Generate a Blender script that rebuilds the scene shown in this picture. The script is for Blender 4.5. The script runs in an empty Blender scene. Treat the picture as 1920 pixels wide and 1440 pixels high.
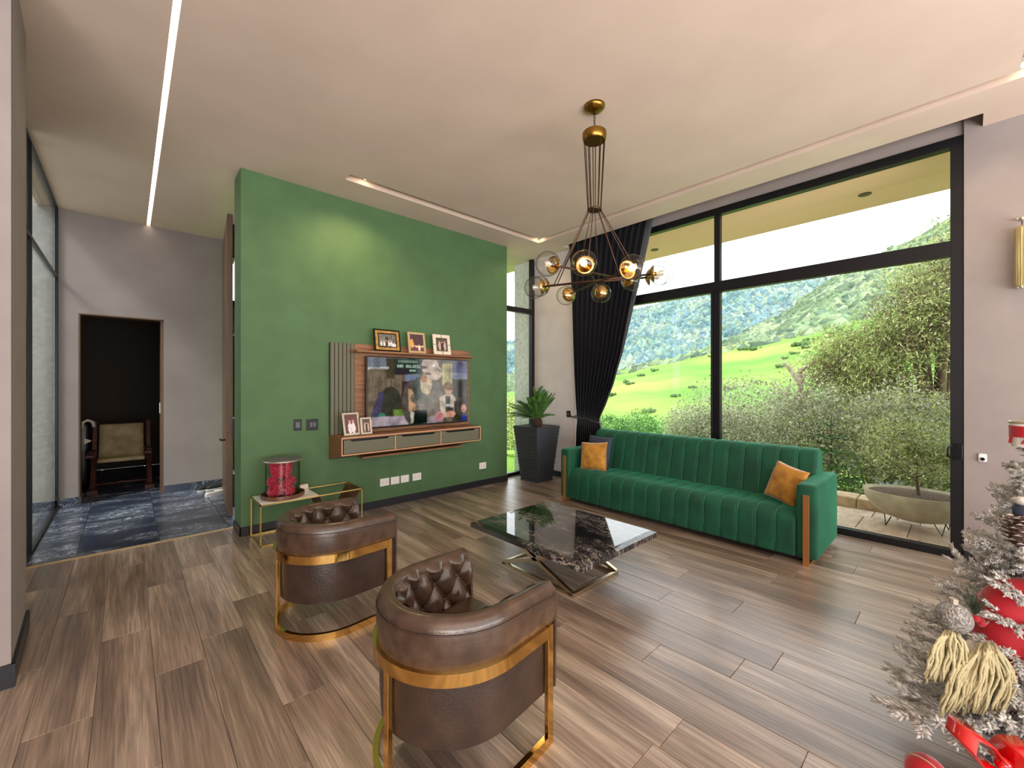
import bpy, math, random
import numpy as np
from mathutils import Vector, Matrix, noise
random.seed(7); rng = np.random.default_rng(7)
S = bpy.context.scene; COL = S.collection
PI = math.pi
# ---------------------------------------------------------------- camera
cam = bpy.data.cameras.new('camera'); camo = bpy.data.objects.new('camera', cam); COL.objects.link(camo)
cam.sensor_width = 36; cam.lens = 783/1920*36; cam.clip_end = 3000; cam.clip_start = .05
camo.location = (0, 0, 1.45); camo.rotation_euler = (PI/2, 0, -math.radians(42.6))
S.camera = camo
# ---------------------------------------------------------------- world, sun, large lights, exposure
w = bpy.data.worlds.new('world'); S.world = w; w.use_nodes = True
nt = w.node_tree; bg = nt.nodes['Background']
tc = nt.nodes.new('ShaderNodeTexCoord'); sep = nt.nodes.new('ShaderNodeSeparateXYZ'); cr = nt.nodes.new('ShaderNodeValToRGB')
nt.links.new(tc.outputs['Generated'], sep.inputs[0]); nt.links.new(sep.outputs['Z'], cr.inputs[0]); nt.links.new(cr.outputs[0], bg.inputs[0])
cr.color_ramp.elements[0].position = 0; cr.color_ramp.elements[0].color = (.97, .985, 1, 1)
cr.color_ramp.elements[1].position = 1; cr.color_ramp.elements[1].color = (.86, .93, 1, 1)
bg.inputs[1].default_value = 3.0
S.view_settings.view_transform = 'Standard'; S.view_settings.look = 'None'; S.view_settings.gamma = 1
S.view_settings.use_curve_mapping = False; S.view_settings.exposure = 0.0
def light(name, kind, loc, energy, color=(1, 1, 1), **k):
    l = bpy.data.lights.new(name, kind); l.energy = energy; l.color = color
    rot = k.pop('rot', (0, 0, 0))
    for a, b in k.items(): setattr(l, a, b)
    o = bpy.data.objects.new(name, l); o.location = loc; o.rotation_euler = rot; COL.objects.link(o); return o
sd = Vector((1, .5, -1.15)).normalized()
so = light('sun', 'SUN', (-20, -10, 30), 3.0, (1, .96, .9), angle=math.radians(14))
so.rotation_euler = sd.to_track_quat('-Z', 'Y').to_euler()
# added fill lamps, out of view behind the camera, aimed mostly at the ceiling
light('rear_fill_light', 'AREA', (0.3, -3.6, .9), 560, (1, .96, .92), shape='RECTANGLE', size=8, size_y=2.4, rot=(math.radians(158), 0, 0))
light('left_fill_light', 'AREA', (-3.4, -2.9, .9), 330, (1, .96, .92), shape='RECTANGLE', size=3, size_y=2.4, rot=(math.radians(158), 0, math.radians(-80)))
# light of the recessed ceiling spots
for i, (x, y, e) in enumerate([(1.80, 4.165, 60), (4.36, 4.16, 22), (4.365, -.28, 26)]):
    light('ceiling_spot_light', 'SPOT', (x, y, 3.50), e, (1, .72, .38), spot_size=math.radians(150), spot_blend=.9, shadow_soft_size=.04)

# ---------------------------------------------------------------- helpers
def L(c):  # sRGB 0-255 -> linear
    return tuple(((v/255/12.92) if v/255 <= .04045 else ((v/255+.055)/1.055)**2.4) for v in c)
MATS = {}
def mat(name, col, rough=.6, metal=0, col2=None, scale=6, stretch=(1, 1, 1), bump=0, bscale=60, detail=4, sheen=0, coat=0, spec=.5, rnd=0, lo=.35, hi=.65, emit=None, estr=0, attr=None, alpha=None, trans=0, sss=0):
    m = bpy.data.materials.new(name); m.use_nodes = True; n = m.node_tree.nodes; l = m.node_tree.links; b = n['Principled BSDF']
    b.inputs['Base Color'].default_value = (*col, 1); b.inputs['Roughness'].default_value = rough; b.inputs['Metallic'].default_value = metal
    b.inputs['Specular IOR Level'].default_value = spec
    if sheen: b.inputs['Sheen Weight'].default_value = sheen; b.inputs['Sheen Roughness'].default_value = .4
    if coat: b.inputs['Coat Weight'].default_value = coat; b.inputs['Coat Roughness'].default_value = .05
    if trans: b.inputs['Transmission Weight'].default_value = trans
    if emit: b.inputs['Emission Color'].default_value = (*emit, 1); b.inputs['Emission Strength'].default_value = estr
    t = n.new('ShaderNodeTexCoord'); mp = n.new('ShaderNodeMapping'); mp.inputs['Scale'].default_value = stretch
    l.new(t.outputs['Object'], mp.inputs[0]); vec = mp.outputs[0]; oi = None
    if rnd:
        oi = n.new('ShaderNodeObjectInfo'); va = n.new('ShaderNodeVectorMath'); va.operation = 'MULTIPLY_ADD'
        va.inputs[0].default_value = (1, 1, 1); l.new(oi.outputs['Random'], va.inputs[0]); va.inputs[1].default_value = (37, 91, 17); l.new(vec, va.inputs[2]); vec = va.outputs[0]
    out = None
    if col2:
        ns = n.new('ShaderNodeTexNoise'); ns.inputs['Scale'].default_value = scale; ns.inputs['Detail'].default_value = detail; l.new(vec, ns.inputs['Vector'])
        r = n.new('ShaderNodeValToRGB'); r.color_ramp.elements[0].position = lo; r.color_ramp.elements[1].position = hi
        r.color_ramp.elements[0].color = (*col, 1); r.color_ramp.elements[1].color = (*col2, 1); l.new(ns.outputs[0], r.inputs[0]); out = r.outputs[0]
    if attr:
        a = n.new('ShaderNodeAttribute'); a.attribute_name = attr
        if out:
            mx = n.new('ShaderNodeMix'); mx.data_type = 'RGBA'; mx.blend_type = 'MULTIPLY'; mx.inputs[0].default_value = 1
            l.new(out, mx.inputs[6]); l.new(a.outputs['Color'], mx.inputs[7]); out = mx.outputs[2]
        else: out = a.outputs['Color']
        if emit: l.new(out, b.inputs['Emission Color'])
    if rnd and out:
        hs = n.new('ShaderNodeHueSaturation'); mr = n.new('ShaderNodeMapRange'); mr.inputs[3].default_value = 1-rnd; mr.inputs[4].default_value = 1+rnd
        l.new(oi.outputs['Random'], mr.inputs[0]); l.new(mr.outputs[0], hs.inputs['Value']); l.new(out, hs.inputs['Color']); out = hs.outputs[0]
    if out: l.new(out, b.inputs['Base Color'])
    if bump:
        nb = n.new('ShaderNodeTexNoise'); nb.inputs['Scale'].default_value = bscale; nb.inputs['Detail'].default_value = 5; l.new(vec, nb.inputs['Vector'])
        bp = n.new('ShaderNodeBump'); bp.inputs['Strength'].default_value = bump; bp.inputs['Distance'].default_value = .01; l.new(nb.outputs[0], bp.inputs['Height']); l.new(bp.outputs[0], b.inputs['Normal'])
    MATS[name] = m; return m
def glassmat(name, tint=(1, 1, 1), f=1.45, gl=1.0):
    m = bpy.data.materials.new(name); m.use_nodes = True; n = m.node_tree.nodes; l = m.node_tree.links; n.remove(n['Principled BSDF'])
    o = n['Material Output']; tr = n.new('ShaderNodeBsdfTransparent'); tr.inputs[0].default_value = (*tint, 1); g = n.new('ShaderNodeBsdfGlossy'); g.inputs['Roughness'].default_value = .0
    fr = n.new('ShaderNodeLayerWeight'); fr.inputs[0].default_value = .5; mx = n.new('ShaderNodeMixShader')
    pw_ = n.new('ShaderNodeMath'); pw_.operation = 'POWER'; pw_.inputs[1].default_value = 5; l.new(fr.outputs['Facing'], pw_.inputs[0])
    ml = n.new('ShaderNodeMath'); ml.operation = 'MULTIPLY_ADD'; ml.inputs[1].default_value = .7*gl; ml.inputs[2].default_value = .035*gl; l.new(pw_.outputs[0], ml.inputs[0])
    l.new(ml.outputs[0], mx.inputs[0]); l.new(tr.outputs[0], mx.inputs[1]); l.new(g.outputs[0], mx.inputs[2]); l.new(mx.outputs[0], o.inputs[0]); return m
def marble(name, base, vein, rough=.06, scale=2.2, width=.035, stretch=(1, 3, 1), rz=.5, amt=1.0, rnd=False, dist=2.0, coat=0):
    m = mat(name, base, rough, coat=coat); n = m.node_tree.nodes; l = m.node_tree.links; b = n['Principled BSDF']
    mp = [x for x in n if x.type == 'MAPPING'][0]; mp.inputs['Rotation'].default_value = (0, 0, rz); mp.inputs['Scale'].default_value = stretch
    vec = mp.outputs[0]
    if rnd:
        oi = n.new('ShaderNodeObjectInfo'); va = n.new('ShaderNodeVectorMath'); va.operation = 'MULTIPLY_ADD'
        l.new(oi.outputs['Random'], va.inputs[0]); va.inputs[1].default_value = (37, 91, 17); l.new(vec, va.inputs[2]); vec = va.outputs[0]
    tot = None
    for k, (s, wd, a) in enumerate([(scale, width, 1), (scale*2.7, width*.8, .75), (scale*6, width*1.2, .4)]):
        ns = n.new('ShaderNodeTexNoise'); ns.inputs['Scale'].default_value = s; ns.inputs['Detail'].default_value = 6; ns.inputs['Distortion'].default_value = dist; l.new(vec, ns.inputs[0])
        sb = n.new('ShaderNodeMath'); sb.operation = 'SUBTRACT'; sb.inputs[1].default_value = .5; l.new(ns.outputs[0], sb.inputs[0])
        ab = n.new('ShaderNodeMath'); ab.operation = 'ABSOLUTE'; l.new(sb.outputs[0], ab.inputs[0])
        mr = n.new('ShaderNodeMapRange'); mr.inputs[1].default_value = 0; mr.inputs[2].default_value = wd; mr.inputs[3].default_value = a*amt; mr.inputs[4].default_value = 0; l.new(ab.outputs[0], mr.inputs[0])
        if tot is None: tot = mr.outputs[0]
        else:
            ad = n.new('ShaderNodeMath'); ad.operation = 'MAXIMUM'; l.new(tot, ad.inputs[0]); l.new(mr.outputs[0], ad.inputs[1]); tot = ad.outputs[0]
    msk = n.new('ShaderNodeTexNoise'); msk.inputs['Scale'].default_value = scale*.8; l.new(vec, msk.inputs[0])
    mr2 = n.new('ShaderNodeMapRange'); mr2.inputs[1].default_value = .4; mr2.inputs[2].default_value = .62; l.new(msk.outputs[0], mr2.inputs[0])
    mu = n.new('ShaderNodeMath'); mu.operation = 'MULTIPLY'; l.new(tot, mu.inputs[0]); l.new(mr2.outputs[0], mu.inputs[1])
    mx = n.new('ShaderNodeMix'); mx.data_type = 'RGBA'; mx.inputs[6].default_value = (*base, 1); mx.inputs[7].default_value = (*vein, 1)
    l.new(mu.outputs[0], mx.inputs[0]); l.new(mx.outputs[2], b.inputs['Base Color']); return m

WO = {}
class MB:
    def __init__(s): s.v = []; s.f = []
    def add(s, vs, fs):
        o = len(s.v); s.v += [tuple(v) for v in vs]; s.f += [tuple(i+o for i in f) for f in fs]; return s
    def box(s, x0, x1, y0, y1, z0, z1):
        v = [(x, y, z) for z in (z0, z1) for y in (y0, y1) for x in (x0, x1)]
        return s.add(v, [(0, 2, 3, 1), (4, 5, 7, 6), (0, 1, 5, 4), (2, 6, 7, 3), (0, 4, 6, 2), (1, 3, 7, 5)])
    def cham(s, x0, x1, y0, y1, z0, z1, c=.003):  # box with chamfered top edge
        v = [(x0, y0, z0), (x1, y0, z0), (x1, y1, z0), (x0, y1, z0), (x0, y0, z1-c), (x1, y0, z1-c), (x1, y1, z1-c), (x0, y1, z1-c),
             (x0+c, y0+c, z1), (x1-c, y0+c, z1), (x1-c, y1-c, z1), (x0+c, y1-c, z1)]
        f = [(3, 2, 1, 0), (8, 9, 10, 11)]
        for a in (0, 4):
            for i in range(4): j = (i+1) % 4; f.append((a+i, a+j, a+4+j, a+4+i))
        return s.add(v, f)
    def hexa(s, bot, top):
        return s.add(list(bot)+list(top), [(3, 2, 1, 0), (4, 5, 6, 7), (0, 1, 5, 4), (1, 2, 6, 5), (2, 3, 7, 6), (3, 0, 4, 7)])
    def tube(s, pts, r, n=8, cap=True, flat=None):
        pts = [Vector(p) for p in pts]; rs = r if isinstance(r, (list, tuple)) else [r]*len(pts); vs = []; fs = []
        up = None
        for i, p in enumerate(pts):
            t = (pts[min(i+1, len(pts)-1)]-pts[max(i-1, 0)])
            t = t.normalized() if t.length > 1e-9 else Vector((0, 0, 1))
            if up is None: up = Vector((0, 0, 1)) if abs(t.z) < .9 else Vector((1, 0, 0))
            a = t.cross(up).normalized(); b = a.cross(t).normalized(); up = b
            for k in range(n):
                an = 2*PI*k/n + (PI/4 if n == 4 else 0); vs.append(p+(a*math.cos(an)+b*math.sin(an)*(flat or 1))*rs[i])
        for i in range(len(pts)-1):
            for k in range(n): k2 = (k+1) % n; fs.append((i*n+k, i*n+k2, (i+1)*n+k2, (i+1)*n+k))
        if cap: fs.append(tuple(range(n-1, -1, -1))); fs.append(tuple((len(pts)-1)*n+k for k in range(n)))
        return s.add(vs, fs)
    def bar(s, a, b, w, h=None, up=(0, 0, 1)):  # rectangular bar
        a = Vector(a); b = Vector(b); h = h or w; t = (b-a).normalized(); u = Vector(up)
        if abs(t.dot(u)) > .99: u = Vector((0, 1, 0))
        x = t.cross(u).normalized()*w/2; y = x.cross(t).normalized()*h/2
        return s.hexa([a-x-y, a+x-y, a+x+y, a-x+y], [b-x-y, b+x-y, b+x+y, b-x+y])
    def lathe(s, prof, c=(0, 0, 0), n=24, sx=1, sy=1, axis=None):
        vs = []; fs = []; c = Vector(c); M = Vector((0, 0, 1)).rotation_difference(Vector(axis).normalized()).to_matrix() if axis else None
        for r, z in prof:
            for k in range(n):
                p = Vector((r*math.cos(2*PI*k/n)*sx, r*math.sin(2*PI*k/n)*sy, z)); p = M @ p if M else p; vs.append(c+p)
        for i in range(len(prof)-1):
            for k in range(n): k2 = (k+1) % n; fs.append((i*n+k, i*n+k2, (i+1)*n+k2, (i+1)*n+k))
        if prof[0][0] > 1e-5: fs.append(tuple(range(n-1, -1, -1)))
        if prof[-1][0] > 1e-5: fs.append(tuple((len(prof)-1)*n+k for k in range(n)))
        return s.add(vs, fs)
    def sphere(s, c, r, n=16, m=10, sx=1, sy=1, sz=1):
        prof = [(max(1e-6, r*math.sin(PI*i/m)), -r*math.cos(PI*i/m)*sz) for i in range(m+1)]
        return s.lathe(prof, c, n, sx, sy)
    def prism(s, poly, z0, z1):
        n = len(poly); v = [(x, y, z0) for x, y in poly]+[(x, y, z1) for x, y in poly]
        return s.add(v, [tuple(range(n-1, -1, -1)), tuple(range(n, 2*n))]+[(i, (i+1) % n, n+(i+1) % n, n+i) for i in range(n)])
    def extr(s, poly3, d):  # polygon in 3d extruded by vector d
        n = len(poly3); d = Vector(d); v = [Vector(p) for p in poly3]; v += [p+d for p in v]
        return s.add(v, [tuple(range(n-1, -1, -1)), tuple(range(n, 2*n))]+[(i, (i+1) % n, n+(i+1) % n, n+i) for i in range(n)])
    def grid(s, fn, nu, nv, cu=False):
        vs = [fn(i/nu, j/nv) for j in range(nv+1) for i in range(nu+1)]; W = nu+1
        return s.add(vs, [(j*W+i, j*W+i+1, (j+1)*W+i+1, (j+1)*W+i) for j in range(nv) for i in range(nu)])
    def rbox(s, x0, x1, y0, y1, z0, z1, r=.02):
        # rounded box through superellipsoid-like mapping of a subdivided cube
        N = 6; c = Vector(((x0+x1)/2, (y0+y1)/2, (z0+z1)/2)); h = Vector(((x1-x0)/2, (y1-y0)/2, (z1-z0)/2)); r = min(r, h.x, h.y, h.z)
        ts = [-1, -1+.3, -1+.7, 0, 1-.7, 1-.3, 1]
        def mp(p):
            q = []; e = []
            for k in range(3):
                t = p[k]; a = abs(t); sg = 1 if t >= 0 else -1
                if k == 3: pass
                inner = h[k]-r
                # t in [0,.5] -> inner flat, beyond -> corner zone
                if a <= .31: q.append(sg*inner*a/.31); e.append(0)
                else: q.append(sg*inner); e.append(sg*(a-.31)/.69)
            ev = Vector(e)
            if ev.length > 0:
                m = max(abs(x) for x in e); ev = ev.normalized()*r*m if m > 0 else ev
            return c+Vector(q)+ev
        for ax in range(3):
            for sg in (-1, 1):
                def fn(u, v):
                    p = [0, 0, 0]; p[ax] = sg; p[(ax+1) % 3] = (ts[round(u*N)])*sg; p[(ax+2) % 3] = ts[round(v*N)]
                    return mp(p)
                s.grid(fn, N, N)
        return s
    def build(s, name, m, parent=None, smooth=False, bevel=0, org=None, weld=False, colors=None, solid=0, subsurf=0):
        me = bpy.data.meshes.new(name)
        if parent is not None: off = WO[parent]
        elif org is not None: off = Vector(org)
        else:
            a = np.array(s.v); mn = a.min(0); mx = a.max(0); off = Vector(((mn[0]+mx[0])/2, (mn[1]+mx[1])/2, mn[2]))
        me.from_pydata([(v[0]-off[0], v[1]-off[1], v[2]-off[2]) for v in s.v], [], s.f)
        if weld:
            import bmesh
            bm = bmesh.new(); bm.from_mesh(me); bmesh.ops.remove_doubles(bm, verts=bm.verts, dist=1e-5); bmesh.ops.recalc_face_normals(bm, faces=bm.faces); bm.to_mesh(me); bm.free()
        if m: me.materials.append(m if not isinstance(m, str) else MATS[m])
        if smooth:
            for p in me.polygons: p.use_smooth = True
            if smooth == 'auto': me.set_sharp_from_angle(angle=math.radians(40))
        o = bpy.data.objects.new(name, me); COL.objects.link(o)
        if parent is not None: o.parent = parent
        else: o.location = off
        WO[o] = Vector(off)
        if bevel: md = o.modifiers.new('b', 'BEVEL'); md.width = bevel; md.segments = 2; md.limit_method = 'ANGLE'
        if solid: md = o.modifiers.new('s', 'SOLIDIFY'); md.thickness = solid; md.offset = 0
        if subsurf: md = o.modifiers.new('u', 'SUBSURF'); md.levels = subsurf; md.render_levels = subsurf
        return o
def tag(o, label=None, cat=None, group=None, kind=None):
    if label: o['label'] = label
    if cat: o['category'] = cat
    if group: o['group'] = group
    if kind: o['kind'] = kind
    return o
def thing(name, loc, label, cat, group=None):
    o = bpy.data.objects.new(name, None); o.empty_display_size = .1; o.location = loc; COL.objects.link(o); WO[o] = Vector(loc); return tag(o, label, cat, group)
def struct(o, label=None): o['kind'] = 'structure'; return tag(o, label) if label else o
def inst(src, parent, loc, rz=0, name=None):
    o = src.copy(); COL.objects.link(o); o.parent = parent; o.location = loc; o.rotation_euler = (0, 0, rz); return o
def copy_tree(o, loc, rz, label):
    r = o.copy(); COL.objects.link(r); r.location = loc; r.rotation_euler = (0, 0, rz); r['label'] = label
    for c in o.children:
        d = c.copy(); COL.objects.link(d); d.parent = r
        for e in c.children: g = e.copy(); COL.objects.link(g); g.parent = d
    return r

# ---------------------------------------------------------------- materials
mat('plaster', L((143, 133, 131)), .78, col2=L((150, 140, 137)), spec=.25, scale=3, bump=.12, bscale=40)
mat('plaster_light', L((205, 196, 194)), .75, col2=L((196, 186, 184)), scale=3, bump=.1, bscale=40)
mat('ceiling_paint', L((214, 192, 178)), .8, col2=L((208, 186, 172)), scale=2, bump=.05, bscale=30)
mat('green_paint', L((81, 112, 74)), .6, col2=L((76, 105, 69)), spec=.3, scale=4, bump=.1, bscale=35)
mat('black_base', L((28, 28, 34)), .35)
mat('black_metal', L((22, 22, 26)), .35, metal=.3)
mat('stucco', L((232, 232, 228)), .9, col2=L((204, 204, 200)), scale=20, bump=.9, bscale=25)
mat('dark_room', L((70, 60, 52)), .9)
mat('door_wood', L((104, 78, 54)), .5, col2=L((88, 64, 44)), scale=5, stretch=(8, 8, .6))
marble('slate', L((50, 57, 74)), L((205, 212, 224)), rough=.2, scale=2.2, width=.022, stretch=(1, 2.8, 1), rz=.35, rnd=True, amt=.95)
marble('table_marble', L((22, 22, 26)), L((176, 168, 162)), rough=.03, scale=2.8, width=.022, stretch=(2.6, 1, 1), rz=-.45, coat=.6)
marble('white_marble', L((232, 228, 226)), L((150, 145, 150)), rough=.12, scale=2, width=.02, amt=.6)
marble('grout', L((170, 165, 165)), L((170, 165, 165)))
mat('chrome_gold', L((205, 190, 160)), .22, metal=1)
mat('brass', L((226, 184, 108)), .1, metal=1)
mat('brass_thin', L((214, 186, 112)), .3, metal=1)
mat('rose_gold', L((214, 152, 96)), .3, metal=.85)
mat('antique_brass', L((150, 112, 50)), .3, metal=1)
mat('dark_bronze', L((84, 60, 48)), .4, metal=.8)
mat('leather', L((84, 64, 50)), .26, col2=L((58, 42, 32)), scale=14, bump=.1, bscale=120, lo=.3, hi=.7, spec=.7)
mat('leather_back', L((62, 45, 36)), .34, col2=L((46, 33, 27)), scale=9, bump=.2, bscale=90, lo=.35, hi=.65, spec=.6)
mat('leather_crease', L((40, 26, 18)), .6)
mat('velvet', L((3, 84, 58)), .75, col2=L((1, 62, 42)), scale=5, sheen=.4, lo=.3, hi=.7, bump=.1, bscale=14)
MATS['velvet'].node_tree.nodes['Principled BSDF'].inputs['Sheen Tint'].default_value = (*L((90, 230, 180)), 1)
mat('velvet_seam', L((40, 150, 110)), .8, sheen=.5)
mat('mustard', L((200, 144, 54)), .8, col2=L((150, 98, 26)), scale=11, sheen=.5, bump=1, bscale=13, lo=.3, hi=.7)
mat('navy_cloth', L((58, 66, 86)), .9, bump=.4, bscale=60)
mat('curtain', L((16, 15, 22)), .5, sheen=.12)
mat('pot_black', L((62, 65, 72)), .4, col2=L((48, 50, 56)), scale=30, bump=.5, bscale=40)
mat('soil', L((60, 46, 36)), 1, col2=L((120, 100, 80)), scale=60, bump=1, bscale=80)
mat('cycas', L((52, 92, 40)), .4, col2=L((90, 130, 60)), scale=12)
mat('cycas_trunk', L((60, 40, 24)), .9, bump=1, bscale=60)
mat('oak', L((150, 104, 68)), .5, col2=L((116, 76, 48)), scale=5, stretch=(.8, 6, 9), bump=.15, bscale=12, rnd=.05)
mat('oak_edge', L((196, 152, 116)), .5)
mat('olive_lacquer', L((98, 96, 76)), .5)
mat('black_plastic', L((12, 12, 14)), .3, spec=.3)
mat('tv_bezel', L((14, 14, 16)), .2)
mat('white_plastic', L((235, 233, 230)), .35)
mat('grey_plastic', L((90, 88, 92)), .4)
mat('gold_frame', L((214, 172, 96)), .35, metal=.6, col2=L((176, 130, 66)), scale=30)
mat('silver_frame', L((200, 190, 172)), .3, metal=.7)
mat('cream_frame', L((226, 214, 196)), .5)
mat('tan_frame', L((186, 160, 120)), .45)
mat('rose_red', L((214, 16, 70)), .7, col2=L((150, 6, 40)), scale=40, sheen=.3)
mat('tray_wood', L((120, 80, 58)), .25, col2=L((90, 56, 40)), scale=12, coat=.5)
mat('sling_leather', L((92, 56, 38)), .5, col2=L((76, 44, 30)), scale=10)
mat('rawhide', L((180, 162, 122)), .7, col2=L((150, 130, 88)), scale=8, bump=.3, bscale=10)
mat('red_wood', L((96, 50, 38)), .6, col2=L((70, 36, 28)), scale=8, stretch=(1, 1, 6))
mat('shoe_black', L((30, 30, 34)), .6)
mat('shoe_white', L((220, 216, 210)), .6)
mat('soffit', L((246, 198, 172)), .8)
mat('deck_tile', L((206, 188, 166)), .5, col2=L((180, 158, 134)), scale=5, rnd=.06, stretch=(1, 3, 1))
mat('curb_stone', L((204, 182, 146)), .8, col2=L((176, 152, 116)), scale=12, rnd=.08, bump=.5, bscale=40)
mat('concrete', L((186, 178, 150)), .8, col2=L((164, 156, 128)), scale=8, bump=.2, bscale=50)
mat('lawn', L((150, 190, 50)), .9, col2=L((110, 160, 40)), scale=20, bump=.6, bscale=60)
mat('pasture', L((92, 142, 44)), .95, col2=L((150, 160, 72)), stretch=(1, .5, 1), bump=.3, bscale=2, scale=.05, detail=9, lo=.38, hi=.68)
mat('forest_floor', L((74, 98, 80)), 1, col2=L((60, 84, 76)), scale=.05)
mat('bark', L((104, 84, 66)), .9, bump=.8, bscale=30)
mat('dead_wood', L((176, 160, 140)), .9)
mat('leaf', (1, 1, 1), .6, attr='Col')
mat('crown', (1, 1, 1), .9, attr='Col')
_m = MATS['leaf']; _n = _m.node_tree.nodes; _l = _m.node_tree.links; _t = _n.new('ShaderNodeBsdfTranslucent'); _x = _n.new('ShaderNodeMixShader'); _x.inputs[0].default_value = .4
_l.new([x for x in _n if x.type == 'ATTRIBUTE'][0].outputs['Color'], _t.inputs[0]); _l.new(_n['Principled BSDF'].outputs[0], _x.inputs[1]); _l.new(_t.outputs[0], _x.inputs[2]); _l.new(_x.outputs[0], _n['Material Output'].inputs[0])
mat('flock', L((240, 240, 238)), .9, col2=L((188, 186, 180)), scale=35, lo=.35, hi=.6, detail=3)
mat('needle_green', L((58, 74, 54)), .8)
mat('tree_trunk', L((70, 54, 42)), .9)
mat('glitter_silver', L((190, 186, 180)), .3, metal=.7, bump=1, bscale=200, col2=L((120, 116, 112)), scale=120)
mat('red_velvet', L((178, 8, 30)), .7, sheen=.6, bump=.3, bscale=20)
mat('red_gloss', L((200, 8, 12)), .12, coat=.6)
mat('yarn', L((180, 170, 132)), .9, bump=.5, bscale=120)
mat('tartan', L((200, 180, 170)), .8, col2=L((150, 50, 50)), scale=22, detail=0)
mat('cone_brown', L((84, 62, 54)), .7)
mat('cone_tip', L((190, 176, 160)), .8)
mat('led', (1, 1, 1), .5, emit=(1, .86, .68), estr=9)
mat('spot_emit', (1, 1, 1), .5, emit=(1, .8, .5), estr=14)
mat('bulb', (1, 1, 1), .5, emit=(1, .72, .34), estr=30)
mat('bulb_off', L((240, 230, 210)), .2, trans=.6)
mat('amber_glass', L((240, 190, 110)), .1)
mat('gold_tassel', L((196, 180, 130)), .6, col2=L((150, 132, 84)), scale=60, stretch=(1, 1, .05), metal=.3)
GL = glassmat('window_glass', (.97, .985, .98), 1.45, .75)
GLS = glassmat('side_glass', (.93, .97, .96), 1.5, 1.2)
GLG = glassmat('globe_glass', (.95, .95, .94), 1.45, 1.0)
_n = GLG.node_tree.nodes; _l = GLG.node_tree.links; _lw = [x for x in _n if x.type == 'LAYER_WEIGHT'][0]; _cr = _n.new('ShaderNodeValToRGB')   # thick rim of the glass shell absorbs more
_cr.color_ramp.elements[0].position = .35; _cr.color_ramp.elements[0].color = (.95, .95, .94, 1); _cr.color_ramp.elements[1].position = .95; _cr.color_ramp.elements[1].color = (.5, .53, .53, 1)
_l.new(_lw.outputs['Facing'], _cr.inputs[0]); _l.new(_cr.outputs[0], [x for x in _n if x.type == 'BSDF_TRANSPARENT'][0].inputs[0])
# wood floor
def plankmat():
    m = mat('floor_wood', (1, 1, 1), .34, spec=.8); m.node_tree.nodes['Principled BSDF'].inputs['Coat Weight'].default_value = .35; m.node_tree.nodes['Principled BSDF'].inputs['Coat Roughness'].default_value = .22; n = m.node_tree.nodes; l = m.node_tree.links; b = n['Principled BSDF']
    t = n['Texture Coordinate']; oi = n.new('ShaderNodeObjectInfo'); va = n.new('ShaderNodeVectorMath'); va.operation = 'MULTIPLY_ADD'
    l.new(oi.outputs['Random'], va.inputs[0]); va.inputs[1].default_value = (57, 91, 17); l.new(t.outputs['Object'], va.inputs[2])
    def ns(sc, st, det, dis=0):
        mp = n.new('ShaderNodeMapping'); mp.inputs['Scale'].default_value = st; l.new(va.outputs[0], mp.inputs[0])
        x = n.new('ShaderNodeTexNoise'); x.inputs['Scale'].default_value = sc; x.inputs['Detail'].default_value = det; x.inputs['Distortion'].default_value = dis; l.new(mp.outputs[0], x.inputs[0]); return x.outputs[0]
    a = ns(1, (9, .9, 1), 3, .4); c = ns(1, (70, 2.2, 1), 5, .6); g = ns(1, (160, 5, 1), 4)
    r = n.new('ShaderNodeValToRGB'); e = r.color_ramp.elements; e[0].position = .3; e[0].color = (*L((114, 97, 85)), 1); e[1].position = .72; e[1].color = (*L((184, 168, 153)), 1)
    md = e.new(.5); md.color = (*L((149, 130, 115)), 1)
    ad = n.new('ShaderNodeMath'); ad.operation = 'MULTIPLY_ADD'; ad.inputs[1].default_value = .16; l.new(oi.outputs['Random'], ad.inputs[0]); l.new(a, ad.inputs[2])
    sb = n.new('ShaderNodeMath'); sb.operation = 'SUBTRACT'; sb.inputs[1].default_value = .08; l.new(ad.outputs[0], sb.inputs[0]); l.new(sb.outputs[0], r.inputs[0])
    prev = r.outputs[0]
    for src, lo, hi, f in ((c, .72, 1.18, (.38, .62)), (g, .84, 1.1, (.4, .6))):
        mr = n.new('ShaderNodeMapRange'); mr.inputs[1].default_value = f[0]; mr.inputs[2].default_value = f[1]; mr.inputs[3].default_value = lo; mr.inputs[4].default_value = hi; l.new(src, mr.inputs[0])
        hs = n.new('ShaderNodeHueSaturation'); l.new(mr.outputs[0], hs.inputs['Value']); l.new(prev, hs.inputs['Color']); prev = hs.outputs[0]
    l.new(prev, b.inputs['Base Color'])
    bp = n.new('ShaderNodeBump'); bp.inputs['Strength'].default_value = .35; bp.inputs['Distance'].default_value = .003; l.new(c, bp.inputs['Height']); l.new(bp.outputs[0], b.inputs['Normal'])
plankmat()
MATS['tv_screen'] = mat('tv_screen', (0, 0, 0), .08, emit=(1, 1, 1), estr=.75, attr='Col')
_n = MATS['tv_screen'].node_tree; [_n.links.remove(k_) for k_ in list(_n.nodes['Principled BSDF'].inputs['Base Color'].links)]
MATS['photo'] = mat('photo', (1, 1, 1), .25, attr='Col')

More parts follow.
